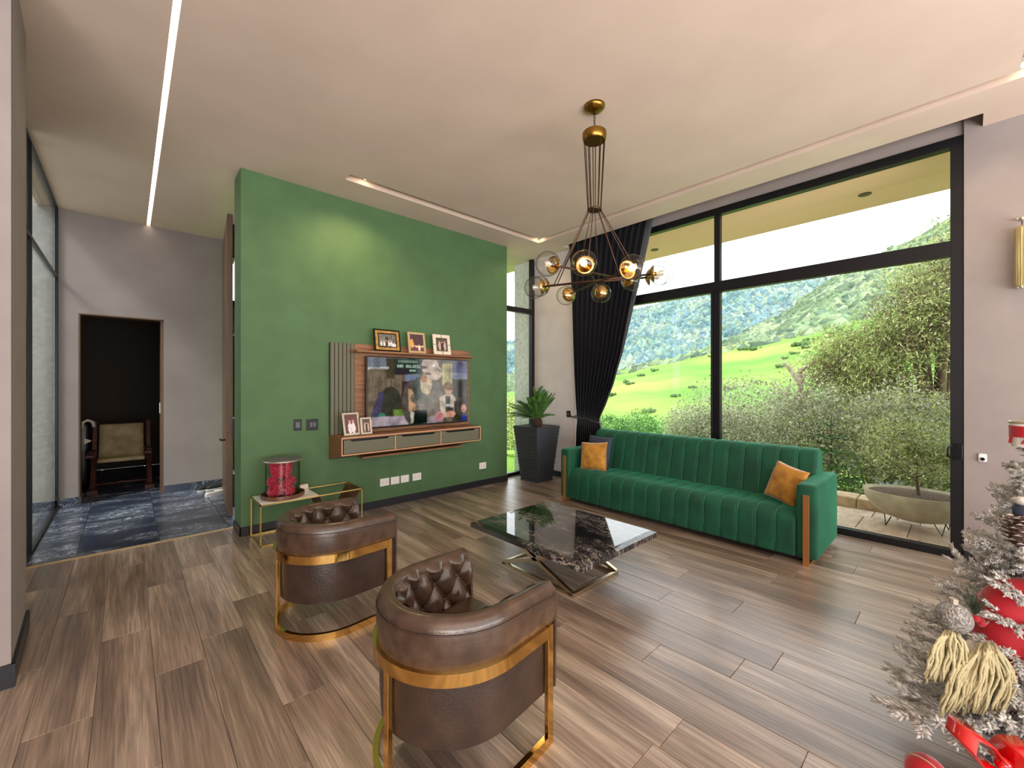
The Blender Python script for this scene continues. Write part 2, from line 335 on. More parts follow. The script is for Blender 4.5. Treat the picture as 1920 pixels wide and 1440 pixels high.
# ================================================================ ROOM
CZ = 3.51
YW = 4.67
fl = struct(MB().box(-5, 5.03, -5, 5.0, -.2, -.012).build('floor', 'black_base'))
pw = .209; pl = 1.22; x = -.53-.209; col = 0
full = None
nplank = 0
while x < 5.03:
    xx0, xx1 = x, min(x+pw, 5.03)
    y = -1.5 - random.random()*pl
    if xx1 < -.4: y = .3
    while y < 5.0-.02:
        y0, y1 = y, min(y+pl, 4.985)
        vis = y1 > -1.3
        if vis and y1-y0 > .03:
            if full is None and abs((y1-y0)-pl) < 1e-6 and abs(xx1-xx0-pw) < 1e-6:
                mb = MB().cham(-pw/2+.0006, pw/2-.0006, -pl/2+.0006, pl/2-.0006, -.012, 0, .0018)
                full = mb.build('plank', 'floor_wood', None, org=(0, 0, 0)); full.parent = fl; full.location = Vector(((xx0+xx1)/2, (y0+y1)/2, 0))-WO[fl]
            elif full is not None and abs((y1-y0)-pl) < 1e-6 and abs(xx1-xx0-pw) < 1e-6:
                inst(full, fl, Vector(((xx0+xx1)/2, (y0+y1)/2, 0))-WO[fl])
            else:
                cx, cy = (xx0+xx1)/2, (y0+y1)/2
                o = MB().cham(xx0-cx+.0006, xx1-cx-.0006, y0-cy+.0006, y1-cy-.0006, -.012, 0, .0018).build('plank', 'floor_wood', None, org=(0, 0, 0))
                o.parent = fl; o.location = Vector((cx, cy, 0))-WO[fl]
            nplank += 1
        y += pl
    x += pw
print('planks', nplank)
# entry tiles
ft = struct(MB().box(-.72, 1.05, 5.0, 10, -.2, -.012).build('floor', 'grout'))
for xa, xb in ((-.72, -.322), (-.322, .218), (.218, .757), (.757, 1.05)):
    for ya, yb in ((5.015, 7.4), (7.4, 9.9)):
        cx, cy = (xa+xb)/2, (ya+yb)/2
        o = MB().cham(xa-cx+.003, xb-cx-.003, ya-cy+.003, yb-cy-.003, -.012, 0, .002).build('tile', 'slate', None, org=(0, 0, 0)); o.parent = ft; o.location = Vector((cx, cy, 0))-WO[ft]
struct(MB().cham(-.6, .79, 4.985, 5.02, -.005, .008, .004).build('trim_1', 'tan_frame'), 'thin bronze threshold strip between wood planks and dark tiles')
# ceiling as a stepped height field: slots for light groove, LED channel and curtain pocket
slots = [(1.61, 4.42, 4.10, 4.23, CZ+.09), (4.31, 4.42, -.35, 4.23, CZ+.09), (1.61, 4.42, -.35, -.24, CZ+.09), (.178, .212, -1.2, 7.2, CZ+.03), (4.79, 5.2, -.09, 4.08, CZ+.24)]
xs = sorted(set([-5, -.72, 5.2]+[s[0] for s in slots]+[s[1] for s in slots])); ys = sorted(set([-5, 3.77, 7.3]+[s[2] for s in slots]+[s[3] for s in slots]))
def ch(i, j):
    if i < 0 or j < 0 or i >= len(xs)-1 or j >= len(ys)-1: return None
    cx = (xs[i]+xs[i+1])/2; cy = (ys[j]+ys[j+1])/2; z = CZ
    for s in slots:
        if s[0] < cx < s[1] and s[2] < cy < s[3]: z = max(z, s[4])
    return z
mb = MB()
for i in range(len(xs)-1):
    for j in range(len(ys)-1):
        if xs[i+1] <= -.72 and ys[j] >= 3.77: continue
        z = ch(i, j); X0, X1, Y0, Y1 = xs[i], xs[i+1], ys[j], ys[j+1]
        mb.add([(X0, Y0, z), (X0, Y1, z), (X1, Y1, z), (X1, Y0, z)], [(0, 1, 2, 3)])
        zr = ch(i+1, j)
        if zr is not None and zr != z: mb.add([(X1, Y0, z), (X1, Y1, z), (X1, Y1, zr), (X1, Y0, zr)], [(0, 1, 2, 3)])
        zu = ch(i, j+1)
        if zu is not None and zu != z: mb.add([(X0, Y1, z), (X1, Y1, z), (X1, Y1, zu), (X0, Y1, zu)], [(0, 1, 2, 3)])
mb.box(-5.2, 5.2, -5.2, 3.9, CZ+.26, CZ+.45).box(-.74, 5.2, 3.9, 7.6, CZ+.26, CZ+.45).box(-.76, -.72, 3.77, 7.4, CZ-.02, CZ+.45).box(-5, -.72, 3.77, 3.8, CZ, CZ+.45)
struct(mb.build('ceiling', 'ceiling_paint'))
# LED strip lamp and spots (lamps)
o = MB().box(.182, .208, -1.2, 7.18, CZ+.012, CZ+.028).build('led_strip', 'led'); tag(o, 'long thin white glowing light strip recessed in the ceiling', 'light')
def spot(x, y, label):
    t = thing('ceiling_spot', (x, y, CZ+.06), label, 'light', 'recessed spots in the ceiling groove')
    MB().lathe([(.048, 0), (.05, .02), (.05, .03)], (x, y, CZ+.055), 20).build('rim', 'white_plastic', t, smooth='auto')
    MB().lathe([(.001, .0), (.04, .0), (.04, .004)], (x, y, CZ+.051), 20).build('lens', 'spot_emit', t)
spot(1.80, 4.165, 'glowing recessed spot in the ceiling groove above the green wall')
spot(4.365, 4.165, 'glowing recessed spot at the ceiling groove corner near the curtain')
spot(4.365, -.28, 'glowing recessed spot at the ceiling groove corner at far right')
# walls
struct(MB().box(.79, 4.19, YW, 4.99, 0, CZ).build('wall_back', 'green_paint'), 'green painted partition wall')
wr = struct(MB().box(5.03, 5.2, -5, .012, 0, CZ+.26).build('wall_right', 'plaster'))
struct(MB().box(5.06, 5.2, .012, 4.0, 3.50, CZ+.26).build('wall_header', 'plaster'), 'plaster strip above the large window')
struct(MB().box(4.97, 5.2, 3.99, 4.93, 0, CZ+.26).build('wall_corner', 'plaster_light'), 'pale wall between curtain and slit window')
struct(MB().prism([(-2.2, 3.1), (-.413, 3.1), (-.445, 3.77), (-2.2, 3.77)], 0, CZ).build('wall_left', 'plaster'), 'plaster pillar wall at the left edge')
struct(MB().box(-.75, -.6, 3.77, 5.1, 0, CZ).build('wall_sun_block', 'plaster'))  # unseen stretch made solid to keep the sun off the wood floor
struct(MB().box(-5.2, -5, -5, 3.77, 0, CZ).box(-5, -2.2, 3.6, 3.77, 0, CZ).build('wall_far_left', 'plaster'))
ew = MB()
ew.box(-.6, -.437, 7.2, 7.42, 0, CZ); ew.box(.349, 1.06, 7.2, 7.42, 0, CZ); ew.box(-.437, .349, 7.2, 7.42, 2.30, CZ)
struct(ew.build('wall_entry', 'plaster'), 'plaster wall with dark doorway')
struct(MB().box(-1.9, -.6, 7.2, 7.42, -.3, CZ+.4).build('wall_exterior', 'stucco'), 'rough pale exterior wall seen through the side glass')
struct(MB().box(-1.9, -.61, 7.17, 7.2, -.02, .09).build('baseboard_exterior', 'slate'))
struct(MB().box(4.955, 5.1, 4.935, 5.32, -.3, CZ+.2).build('wall_fin', 'stucco'), 'rough grey stucco wall end outside the slit window')
# east side of the entry with the door opening
struct(MB().box(1.05, 1.2, 4.99, 5.33, 0, CZ).box(1.05, 1.2, 5.33, 7.2, 3.34, CZ).build('wall_east', 'plaster'))
# storage room behind the doorway
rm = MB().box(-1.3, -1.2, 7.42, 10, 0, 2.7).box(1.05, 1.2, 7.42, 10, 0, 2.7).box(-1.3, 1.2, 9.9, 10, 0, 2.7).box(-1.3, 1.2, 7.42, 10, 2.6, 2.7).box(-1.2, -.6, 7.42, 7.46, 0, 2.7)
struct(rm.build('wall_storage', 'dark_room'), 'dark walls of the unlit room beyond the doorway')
fl3 = struct(MB().box(-1.3, -.72, 7.42, 10, -.2, 0).build('floor', 'slate'))
# doorway lining
dn = MB().box(-.437, -.422, 7.19, 7.43, 0, 2.3).box(-.422, .334, 7.19, 7.43, 2.285, 2.3).box(.318, .349, 7.22, 7.44, 0, 2.285)
struct(dn.build('trim_2', 'door_wood'), 'brown lining of the doorway')
struct(MB().box(.309, .318, 7.30, 7.31, 1.06, 1.2).build('trim_3', 'white_plastic'), 'small pale strike plate on the doorway jamb')
# baseboards
struct(MB().box(.778, 4.19, YW-.012, YW, 0, .085).box(.778, .79, YW-.012, 4.99, 0, .085).box(4.19, 4.202, YW-.012, 4.99, 0, .085).build('baseboard_back', 'black_base', bevel=.002))
struct(MB().box(5.015, 5.03, -3, .012, 0, .09).build('baseboard_right', 'black_base'))
struct(MB().box(4.955, 4.97, 4.05, 4.86, 0, .085).build('baseboard_corner', 'black_base'))
struct(MB().prism([(-.43, 3.1), (-.398, 3.088), (-.43, 3.77), (-.45, 3.77)], 0, .11).box(-2.2, -.398, 3.085, 3.1, 0, .11).build('baseboard_left', 'black_base'))
struct(MB().box(-.6, -.437, 7.185, 7.2, 0, .1).box(.349, 1.05, 7.185, 7.2, 0, .1).box(-.422, -.41, 7.2, 7.42, 0, .1).build('baseboard_entry', 'slate'))

# ---------------------------------------------------------------- windows
def window(name, label):
    o = bpy.data.objects.new(name, None); COL.objects.link(o); WO[o] = Vector((0, 0, 0)); o['kind'] = 'structure'; o['label'] = label; return o
W1 = window('window_1', 'large black-framed window wall looking on the hills')
XA, XB = 5.045, 5.13
def fb(par, *b): return MB().box(*b).build('frame_bar', 'black_metal', par, bevel=.003)
fb(W1, XA, XB, .012, 3.99, 3.42, 3.50); fb(W1, XA, XB, .012, 3.99, 0.0, .065); fb(W1, XA, XB, .012, .09, .065, 3.42); fb(W1, XA, XB, 3.93, 3.99, .065, 3.42)
fb(W1, XA, XB, .09, 3.93, 2.52, 2.645)
fb(W1, XA+.01, XB-.01, 1.935, 2.0, 2.645, 3.42); fb(W1, XA, XB-.02, 1.93, 2.01, .065, 2.52)
fb(W1, XA-.012, XA+.02, 2.01, 2.03, .065, 2.52)
for y0, y1, z0, z1 in ((.09, 1.94, 2.645, 3.42), (2.0, 3.93, 2.645, 3.42), (.09, 1.94, .065, 2.52), (2.0, 3.93, .065, 2.52)):
    MB().box(5.085, 5.091, y0, y1, z0, z1).build('pane', GL, W1)
# sliding door pull
MB().box(5.03, 5.045, .018, .085, .83, .955).build('handle_plate', 'black_plastic', W1, bevel=.004)
MB().tube([(5.035, .05, .945), (4.985, .085, .94), (4.965, .10, .925), (4.965, .10, .86), (4.985, .085, .84), (5.035, .05, .835)], .009, 8).build('handle', 'black_plastic', W1, smooth=True)
W2 = window('window_2', 'narrow tall slit window beside the green wall')
fb(W2, 4.905, 4.97, 4.85, 4.92, 0, CZ); fb(W2, 4.19, 4.23, 4.85, 4.92, 0, CZ); fb(W2, 4.23, 4.905, 4.85, 4.92, 2.60, 2.68); fb(W2, 4.23, 4.905, 4.85, 4.92, 0, .05)
MB().box(4.23, 4.905, 4.882, 4.888, .05, 2.60).build('pane', GL, W2); MB().box(4.23, 4.905, 4.882, 4.888, 2.68, CZ).build('pane', GL, W2)
W3 = window('window_3', 'floor-to-ceiling side glazing of the entrance')
fb(W3, -.64, -.6, 5.1, 5.14, 0, CZ); fb(W3, -.64, -.6, 5.36, 5.39, 0, CZ); fb(W3, -.628, -.6, 7.17, 7.2, 0, CZ); fb(W3, -.635, -.6, 5.14, 7.17, 2.68, 2.71); fb(W3, -.635, -.6, 5.14, 7.17, 0, .02); fb(W3, -.635, -.6, 5.14, 7.17, CZ-.02, CZ)
for y0, y1 in ((5.14, 5.36), (5.39, 7.17)):
    MB().box(-.632, -.624, y0, y1, .025, 2.67).build('pane', GLS, W3); MB().box(-.632, -.624, y0, y1, 2.72, CZ-.03).build('pane', GLS, W3)
# front door, ajar
D1 = window('door_1', 'tall brown front door standing ajar beside the green wall')
a = Vector((.79, 5.42, 0)); b = Vector((.955, 6.93, 0)); dv = (b-a).normalized(); nv = Vector((dv.y, -dv.x, 0))
def onleaf(s, off, z): p = a+dv*s+nv*off; return (p.x, p.y, z)
Ln = (b-a).length; th = .052
MB().hexa([onleaf(0, 0, .012), onleaf(0, th, .012), onleaf(Ln, th, .012), onleaf(Ln, 0, .012)], [onleaf(0, 0, 3.3), onleaf(0, th, 3.3), onleaf(Ln, th, 3.3), onleaf(Ln, 0, 3.3)]).build('door_leaf', 'door_wood', D1, bevel=.003)
for z0, z1 in ((.10, .46), (.82, 1.07), (2.0, 2.11), (2.83, 3.2)):
    MB().hexa([onleaf(.02, th, z0), onleaf(.02, th+.022, z0), onleaf(.3, th+.022, z0), onleaf(.3, th, z0)], [onleaf(.02, th, z1), onleaf(.02, th+.022, z1), onleaf(.3, th+.022, z1), onleaf(.3, th, z1)]).build('outer_panel', 'black_plastic', D1)
MB().hexa([onleaf(-.003, .015, 1.43), onleaf(-.003, .037, 1.43), onleaf(.0, .037, 1.43), onleaf(.0, .015, 1.43)], [onleaf(-.003, .015, 1.49), onleaf(-.003, .037, 1.49), onleaf(.0, .037, 1.49), onleaf(.0, .015, 1.49)]).build('deadbolt', 'dark_bronze', D1)
MB().hexa([onleaf(.03, -.012, .74), onleaf(.03, 0, .74), onleaf(.08, 0, .74), onleaf(.08, -.012, .74)], [onleaf(.03, -.012, 1.04), onleaf(.03, 0, 1.04), onleaf(.08, 0, 1.04), onleaf(.08, -.012, 1.04)]).build('lock_plate', 'dark_bronze', D1)
MB().tube([onleaf(.05, 0, .84), onleaf(.05, -.055, .84), onleaf(.16, -.06, .84)], .009, 8).build('door_handle', 'black_plastic', D1, smooth=True)
MB().hexa([onleaf(-.003, .012, .79), onleaf(-.003, .04, .79), onleaf(.0, .04, .79), onleaf(.0, .012, .79)], [onleaf(-.003, .012, .9), onleaf(-.003, .04, .9), onleaf(.0, .04, .9), onleaf(.0, .012, .9)]).build('latch', 'dark_bronze', D1)

# ================================================================ OUTDOORS
# deck and overhang
dk = struct(MB().box(5.14, 6.36, -4, 5.3, -.2, -.022).build('deck', 'curb_stone'), 'tiled terrace outside the large window')
yy = -3.13; 
while yy < 4.9:
    for i, (xa, xb) in enumerate(((5.14, 5.42), (5.42, 5.94), (5.94, 6.25))):
        o0 = (0, .09, .03)[i]
        cx, cy = (xa+xb)/2, yy+.19+o0
        o = MB().cham(xa-cx+.004, xb-cx-.004, -.186, .186, -.022, 0, .003).build('tile', 'deck_tile', None, org=(0, 0, 0)); o.parent = dk; o.location = Vector((cx, cy, 0))-WO[dk]
    yy += .38
cb = struct(MB().box(6.26, 6.6, -4, 5.3, -.2, -.0).build('curb', 'curb_stone'), 'stone kerb between terrace and lawn')
yy = -3; k = 0
while yy < 5.2:
    ln = .34+.12*random.random(); cx, cy = 6.40, yy+ln/2
    o = MB().cham(-.14, .14+.02*random.random(), -ln/2+.005, ln/2-.005, 0, .11+.01*random.random(), .012).build('stone', 'curb_stone', None, org=(0, 0, 0)); o.parent = cb; o.location = Vector((cx, cy, 0))-WO[cb]
    yy += ln
struct(MB().box(5.2, 6.36, -5, 5.6, 3.50, 3.72).build('roof_overhang', 'soffit'), 'overhanging roof soffit outside the window')
for x, y, lb in ((5.86, .74, 'small dark recessed downlight in the soffit behind the wide upper pane'), (5.92, 3.22, 'small dark recessed downlight in the soffit near the curtain')):
    o = MB().lathe([(.055, -.006), (.06, 0), (.05, .0)], (x, y, 3.499), 20).build('soffit_downlight', 'dark_bronze'); tag(o, lb, 'light', 'soffit downlights')
# ground around the house
def hsh(x, y, s): return noise.noise(Vector((x*s, y*s, 3.1)))
def prof(az, tab):
    for (a0, e0), (a1, e1) in zip(tab, tab[1:]):
        if az <= a1: t = max(0, (az-a0)/(a1-a0)); t = t*t*(3-2*t)*.5+t*.5; return e0+(e1-e0)*t
    return tab[-1][1]
past = [(20, -1.5), (42, -1.2), (50, .2), (56.2, 1.1), (62.9, 2.6), (68.5, 3.8), (71.9, 4.3), (77, 5.3), (82.7, 6.8), (90, 8.4), (100, 9.5), (130, 12)]
midt = [(20, 1.0), (42, 1.2), (50, 1.2), (56.2, 1.2), (62.9, 2.8), (68.5, 4.6), (74.6, 7.6), (80.6, 11.5), (86, 13.8), (89.2, 15.4), (100, 18), (130, 22)]
fart = [(20, 4.5), (42.6, 5.9), (50, 7.4), (56, 8.8), (59, 9.7), (64.8, 11), (68.5, 11.6), (74, 12.0), (78, 11.8), (81, 11.2), (88, 10), (130, 10)]
def zpast(az, r):
    zt = 1.45+150*math.tan(math.radians(prof(az, past))); t = max(0, (r-26)/124)
    t = min(t, 1.15); return -7+(zt+7)*(t**1.25)+.8*hsh(az*.3, r*.05, 1)*min(1, t*3)*(1 if t < .9 else 0.3)
def zmid(az, r):
    zt = 1.45+150*math.tan(math.radians(prof(az, past)))-2; z1 = 1.45+340*math.tan(math.radians(prof(az, midt)))-3; t = (r-150)/190
    return zt+(z1-zt)*t+4*hsh(az*.15, r*.02, 1)*math.sin(PI*min(1, t))
def zfar(az, r):
    z0 = -10; z1 = 1.45+800*math.tan(math.radians(prof(az, fart)))-8; t = (r-380)/420
    return z0+(z1-z0)*t+14*hsh(az*.12, r*.01, 1)*math.sin(PI*min(1, t))
def polar(name, fn, r0, r1, nr, m, a0=20, a1=130, na=110, label=None):
    vs = []; W = na+1
    for j in range(nr+1):
        r = r0+(r1-r0)*j/nr
        for i in range(na+1): az = a0+(a1-a0)*i/na; vs.append((r*math.sin(math.radians(az)), r*math.cos(math.radians(az)), fn(az, r)))
    mb = MB().add(vs, [(j*W+i, j*W+i+1, (j+1)*W+i+1, (j+1)*W+i) for j in range(nr) for i in range(na)])
    return struct(mb.build(name, m, smooth=True), label)
polar('pasture', zpast, 24, 165, 70, 'pasture', label='bright green sloping meadow beyond the shrubs')
polar('forest_hill', zmid, 150, 345, 24, 'forest_floor', label='wooded hillside behind the meadow')
polar('mountain', zfar, 380, 820, 24, 'forest_floor', label='distant wooded mountain')
def zlawn(x, y): return -.01-max(0, x-6.9)*.16-max(0, y-6.3)*.10
g = MB().grid(lambda u, v: (6.5+24*u, -14+50*v, zlawn(6.5+24*u, -14+50*v)), 16, 30)
struct(g.build('lawn', 'lawn'), 'garden lawn beside the terrace')
struct(MB().grid(lambda u, v: (1.2+5.4*u, 5.0+28*v, -.15-.10*max(0, 28*v-1.5)), 4, 12).build('lawn', 'lawn'), 'garden slope behind the green wall')
struct(MB().box(-8, 1.2, 3.77, 30, -.3, -.21).build('paving', 'concrete'), 'pale paving added outside the entrance to bounce neutral light')  # pale surface put in so the ground bounces neutral light into the entry

# foliage meshes
def colattr(me, cols):  # per face colour
    nl = np.empty(len(me.polygons), dtype=np.int32); me.polygons.foreach_get('loop_total', nl)
    ca = me.color_attributes.new('Col', 'FLOAT_COLOR', 'CORNER'); c = np.repeat(cols, nl, axis=0); c = np.concatenate([c, np.ones((len(c), 1))], 1).astype(np.float32); ca.data.foreach_set('color', c.ravel())
def rawmesh(name, V, Fq, m, cols=None, parent=None, org=None, smooth=False):
    me = bpy.data.meshes.new(name); off = np.array(WO[parent]) if parent is not None else (np.array(org) if org is not None else np.append((V.min(0)+V.max(0))[:2]/2, V.min(0)[2]))
    V = V-off; k = Fq.shape[1]
    me.vertices.add(len(V)); me.vertices.foreach_set('co', V.astype(np.float32).ravel()); me.loops.add(Fq.size); me.loops.foreach_set('vertex_index', Fq.astype(np.int32).ravel())
    me.polygons.add(len(Fq)); me.polygons.foreach_set('loop_start', np.arange(0, Fq.size, k, dtype=np.int32)); me.polygons.foreach_set('loop_total', np.full(len(Fq), k, dtype=np.int32))
    if smooth: me.polygons.foreach_set('use_smooth', np.ones(len(Fq), dtype=bool))
    me.update(calc_edges=True); me.materials.append(MATS[m])
    if cols is not None: colattr(me, cols)
    o = bpy.data.objects.new(name, me); COL.objects.link(o); WO[o] = Vector(off)
    if parent is not None: o.parent = parent
    else: o.location = Vector(off)
    return o
def unit(n):
    v = rng.normal(size=(n, 3)); return v/np.linalg.norm(v, axis=1)[:, None]
def leaves(name, blobs, n, size, palette, parent, aspect=.45, jit=.35, droop=0, thick=.35):
    """blobs: (cx,cy,cz,rx,ry,rz); leaves scattered through outer zone of every ellipsoid"""
    vol = np.array([b[3]*b[4]+b[4]*b[5]+b[3]*b[5] for b in blobs]); n = int(n*2.1); size *= .68; cnt = np.maximum(1, (n*vol/vol.sum()).astype(int)); P = []
    for b, c in zip(blobs, cnt):
        d = unit(c); r = (1-thick*rng.random(c)**1.5)*(1+jit*.5*rng.normal(size=c)*.4); P.append(np.array(b[:3])+d*r[:, None]*np.array(b[3:6]))
    P = np.concatenate(P); N = len(P); a = unit(N); a[:, 2] -= droop; a /= np.linalg.norm(a, axis=1)[:, None]; u = unit(N); c = np.cross(a, u); c /= np.linalg.norm(c, axis=1)[:, None]+1e-9
    s = size*(.6+.8*rng.random(N))[:, None]; A = a*s; C = c*s*aspect
    V = np.stack([P, P+A*.5+C*.5, P+A, P+A*.5-C*.5], 1).reshape(-1, 3); Fq = np.arange(N*4).reshape(-1, 4)
    pal = np.array([L(p) for p in palette]); ci = rng.integers(0, len(pal), N); cl = pal[ci]*(.75+.5*rng.random(N))[:, None]
    o = rawmesh(name, V, Fq, 'leaf', np.clip(cl, 0, 1), parent); o['kind'] = 'stuff'; return o
def shrub(name, loc, blobs, n, size, palette, label, cat='shrub', group=None, stems=5, **k):
    t = thing(name, loc, label, cat, group); mb = MB(); lx, ly, lz = loc
    for i in range(stems):
        b = blobs[i % len(blobs)]; q = Vector((b[0]+random.uniform(-.3, .3)*b[3], b[1]+random.uniform(-.3, .3)*b[4], b[2]+.3*b[5])); p0 = Vector((lx+random.uniform(-.1, .1), ly+random.uniform(-.1, .1), lz)); md = p0.lerp(q, .5)+Vector((random.uniform(-.1, .1), random.uniform(-.1, .1), .1))
        mb.tube([p0, md, q], [.03, .02, .008], 5)
    mb.build('stem', 'bark', t); leaves('foliage', blobs, n, size, palette, t, **k); return t
OLV = [(172, 176, 140), (196, 196, 166), (142, 146, 112), (216, 214, 192), (152, 158, 116), (120, 120, 94)]
YGR = [(164, 180, 98), (198, 206, 128), (130, 150, 78), (110, 122, 68), (218, 222, 164)]
GRN = [(84, 134, 62), (120, 170, 84), (60, 100, 48), (150, 190, 110)]
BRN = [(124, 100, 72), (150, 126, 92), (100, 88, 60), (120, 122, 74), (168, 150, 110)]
def blobs_line(pts, r, n, zr=1.0):
    out = []
    for (x, y, z) in pts:
        for _ in range(n): q = unit(1)[0]*.55; out.append((x+q[0]*r, y+q[1]*r, z+q[2]*r*.6*zr, r*(.55+.35*random.random()), r*(.55+.35*random.random()), r*zr*(.45+.3*random.random())))
    return out
def pz(az, r, z): return (r*math.sin(math.radians(az)), r*math.cos(math.radians(az)), z)
# olive hedge mass behind terrace (az 62..92)
p = pz(68, 10.5, -.9); shrub('olive_shrub', p, blobs_line([pz(67.8, 10.5, .4)], .85, 7), 10000, .075, OLV, 'grey green bushy shrub behind the sofa back, left of window mullion', group='shrubs beyond the terrace')
p = pz(72.5, 10, -.9); shrub('olive_shrub', p, blobs_line([pz(71, 10, .6), pz(74.5, 9.6, .9), pz(73, 9.6, -.1)], 1.1, 5), 13000, .075, OLV, 'dense grey green shrub just right of the central mullion', group='shrubs beyond the terrace')
p = pz(78.5, 9, -.7); shrub('olive_shrub', p, blobs_line([pz(77.5, 9.2, .55), pz(80.5, 8.8, .5), pz(79, 8.6, -.1)], 1.0, 5), 13000, .07, OLV+[(150, 150, 90)], 'olive shrub behind the right sofa arm', group='shrubs beyond the terrace')
p = pz(84.5, 8.2, -.6); shrub('olive_shrub', p, blobs_line([pz(83.5, 8.4, .55), pz(87, 8, .6), pz(85, 7.9, 0)], .95, 6), 11000, .075, OLV+YGR[:2], 'yellow green shrub directly behind the bowl planter', group='shrubs beyond the terrace')
p = pz(90, 8, -.4); shrub('olive_shrub', p, blobs_line([pz(90.5, 8, .3)], 1.0, 6), 5000, .07, OLV+YGR[:2], 'shrub mostly hidden by the right window post', group='shrubs beyond the terrace')
p = pz(58.5, 17, -2.5); shrub('green_bush', p, blobs_line([pz(56, 17, -.7), pz(59.5, 17, -.55), pz(62.5, 16.5, -.9), pz(64.5, 15.5, -1.2)], 1.15, 5, .8), 15000, .13, GRN, 'low rounded green bush seen just right of the curtain', 'bush')
# feathery tree at right
t = thing('feathery_tree', pz(88, 9.6, -.7), 'tall feathery yellow green tree with brownish inner branches at right of window', 'tree')
mb = MB(); base = Vector(pz(88, 9.6, -.7)); tips = []
for az, r, z in ((79, 9.8, 1.9), (81, 9.6, 2.2), (84, 9.4, 2.6), (87, 9.3, 2.9), (90, 9.4, 3.1), (82, 9.2, 1.5), (86, 9.0, 2.4), (89, 9, 2.7), (84, 9.2, 1.9), (80.5, 9.4, 2.2), (92, 9.6, 3.0), (88.5, 9.2, 3.5), (86.5, 9.2, 3.2), (90.5, 9.2, 3.7)):
    q = Vector(pz(az, r, z)); md = base.lerp(q, .5)+Vector((0, 0, .5)); mb.tube([base+Vector((0, 0, .6)), md, q], [.07, .045, .012], 6); tips.append((q, md))
mb.tube([base, base+Vector((0, 0, .8))], [.12, .09], 8); mb.build('branch', 'bark', t, smooth=True)
bl = []
for q, md in tips:
    bl += [(q.x+random.uniform(-.2, .2), q.y+random.uniform(-.2, .2), q.z+random.uniform(-.2, .1), .45, .5, .28) for _ in range(3)]+[((q.x+md.x)/2, (q.y+md.y)/2, (q.z+md.z)/2, .6, .6, .4)]
leaves('foliage', bl, 15000, .10, YGR+[(170, 176, 120)], t, aspect=.22, droop=.7, thick=.9)
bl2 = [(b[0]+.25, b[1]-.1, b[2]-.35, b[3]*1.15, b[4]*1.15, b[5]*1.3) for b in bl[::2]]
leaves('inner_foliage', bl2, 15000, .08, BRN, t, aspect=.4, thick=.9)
# dead tree
t = thing('bare_tree', pz(77.5, 11, -1.2), 'bare pale branched tree rising above the olive shrubs', 'tree'); mb = MB(); b0 = Vector(pz(77.5, 10.2, -1.2)); tp = Vector(pz(77.2, 9.9, 1.75)); mb.tube([b0, b0.lerp(tp, .5)+Vector((.05, 0, 0)), tp], [.09, .07, .04], 6)
for i in range(16):
    s = b0.lerp(tp, .62+.38*random.random()); e = s+Vector((random.uniform(-.3, .3), random.uniform(-.75, .75), random.uniform(.15, .8))); m_ = s.lerp(e, .5)+Vector((0, random.uniform(-.1, .1), random.uniform(0, .1))); mb.tube([s, m_, e], [.03, .02, .007], 5)
    for k in range(2): e2 = m_+Vector((random.uniform(-.2, .2), random.uniform(-.3, .3), random.uniform(.05, .35))); mb.tube([m_, e2], [.012, .004], 4)
mb.build('trunk', 'dead_wood', t)
# small araucaria with whorled branches
t = thing('young_conifer', (7.35, 1.30, -.07), 'small young conifer with flat tiered branches beside the sofa arm outside', 'tree'); mb = MB().tube([(7.35, 1.30, -.07), (7.35, 1.30, .98)], [.018, .006], 6); mb.build('trunk', 'bark', t)
P = []
for z, r in ((.08, .5), (.28, .44), (.48, .34), (.68, .2), (.86, .1)):
    br = MB()
    for k in range(7):
        an = k*2*PI/7+z*3; c, s = math.cos(an), math.sin(an); br.tube([(7.35, 1.3, z), (7.35+c*r, 1.3+s*r, z+.04)], [.008, .003], 4)
        for q in range(3, 14):
            f = q/14; px, py = 7.35+c*r*f, 1.3+s*r*f; ln = r*.3*(1.1-f)
            for sg in (-1, 1): br.tube([(px, py, z+.04*f), (px+(c*.5-s*sg)*ln, py+(s*.5+c*sg)*ln, z+.04*f-.01)], [.007, .003], 3, cap=False)
    br.build('branch', 'cycas', t)
# conifers & greens outside the slit window
for i, (x, y, h, lb) in enumerate([(5.05, 7.3, .95, 'left'), (5.75, 7.6, .85, 'right')]):
    t = shrub('yellow_conifer', (x, y, -.6), [(x, y, -.6+h*f, .30*(1.15-f), .30*(1.15-f), .25) for f in (.25, .5, .75, 1.0, 1.25)], 2600, .07, [(176, 210, 40), (140, 180, 40), (210, 226, 80)], 'lime yellow conifer outside the slit window, %s one' % ('nearest the green wall' if i == 0 else 'half behind the black pot'), 'shrub', 'lime conifers outside the slit window', aspect=.3)
p = pz(42, 24, -3.0); shrub('garden_tree', p, blobs_line([pz(41.5, 24, -.9), pz(44, 26, -1.4)], 2.0, 6), 9000, .2, YGR, 'bushy pale green tree in the valley seen through the slit window', 'tree')
p = pz(38, 20, -3.0); shrub('garden_tree', p, blobs_line([pz(38.5, 20, -1.2)], 1.6, 6), 5000, .2, YGR, 'pale bush in the valley behind the green wall edge', 'tree')
# background hedge outside the side glass
shrub('side_hedge', (-2.3, 6.6, -.2), [(-2.3, 6.3, .6, .5, .6, .8), (-2.4, 6.7, 1.2, .4, .4, .6)], 3500, .08, GRN, 'green climbing plant outside the entrance side glass', 'shrub')
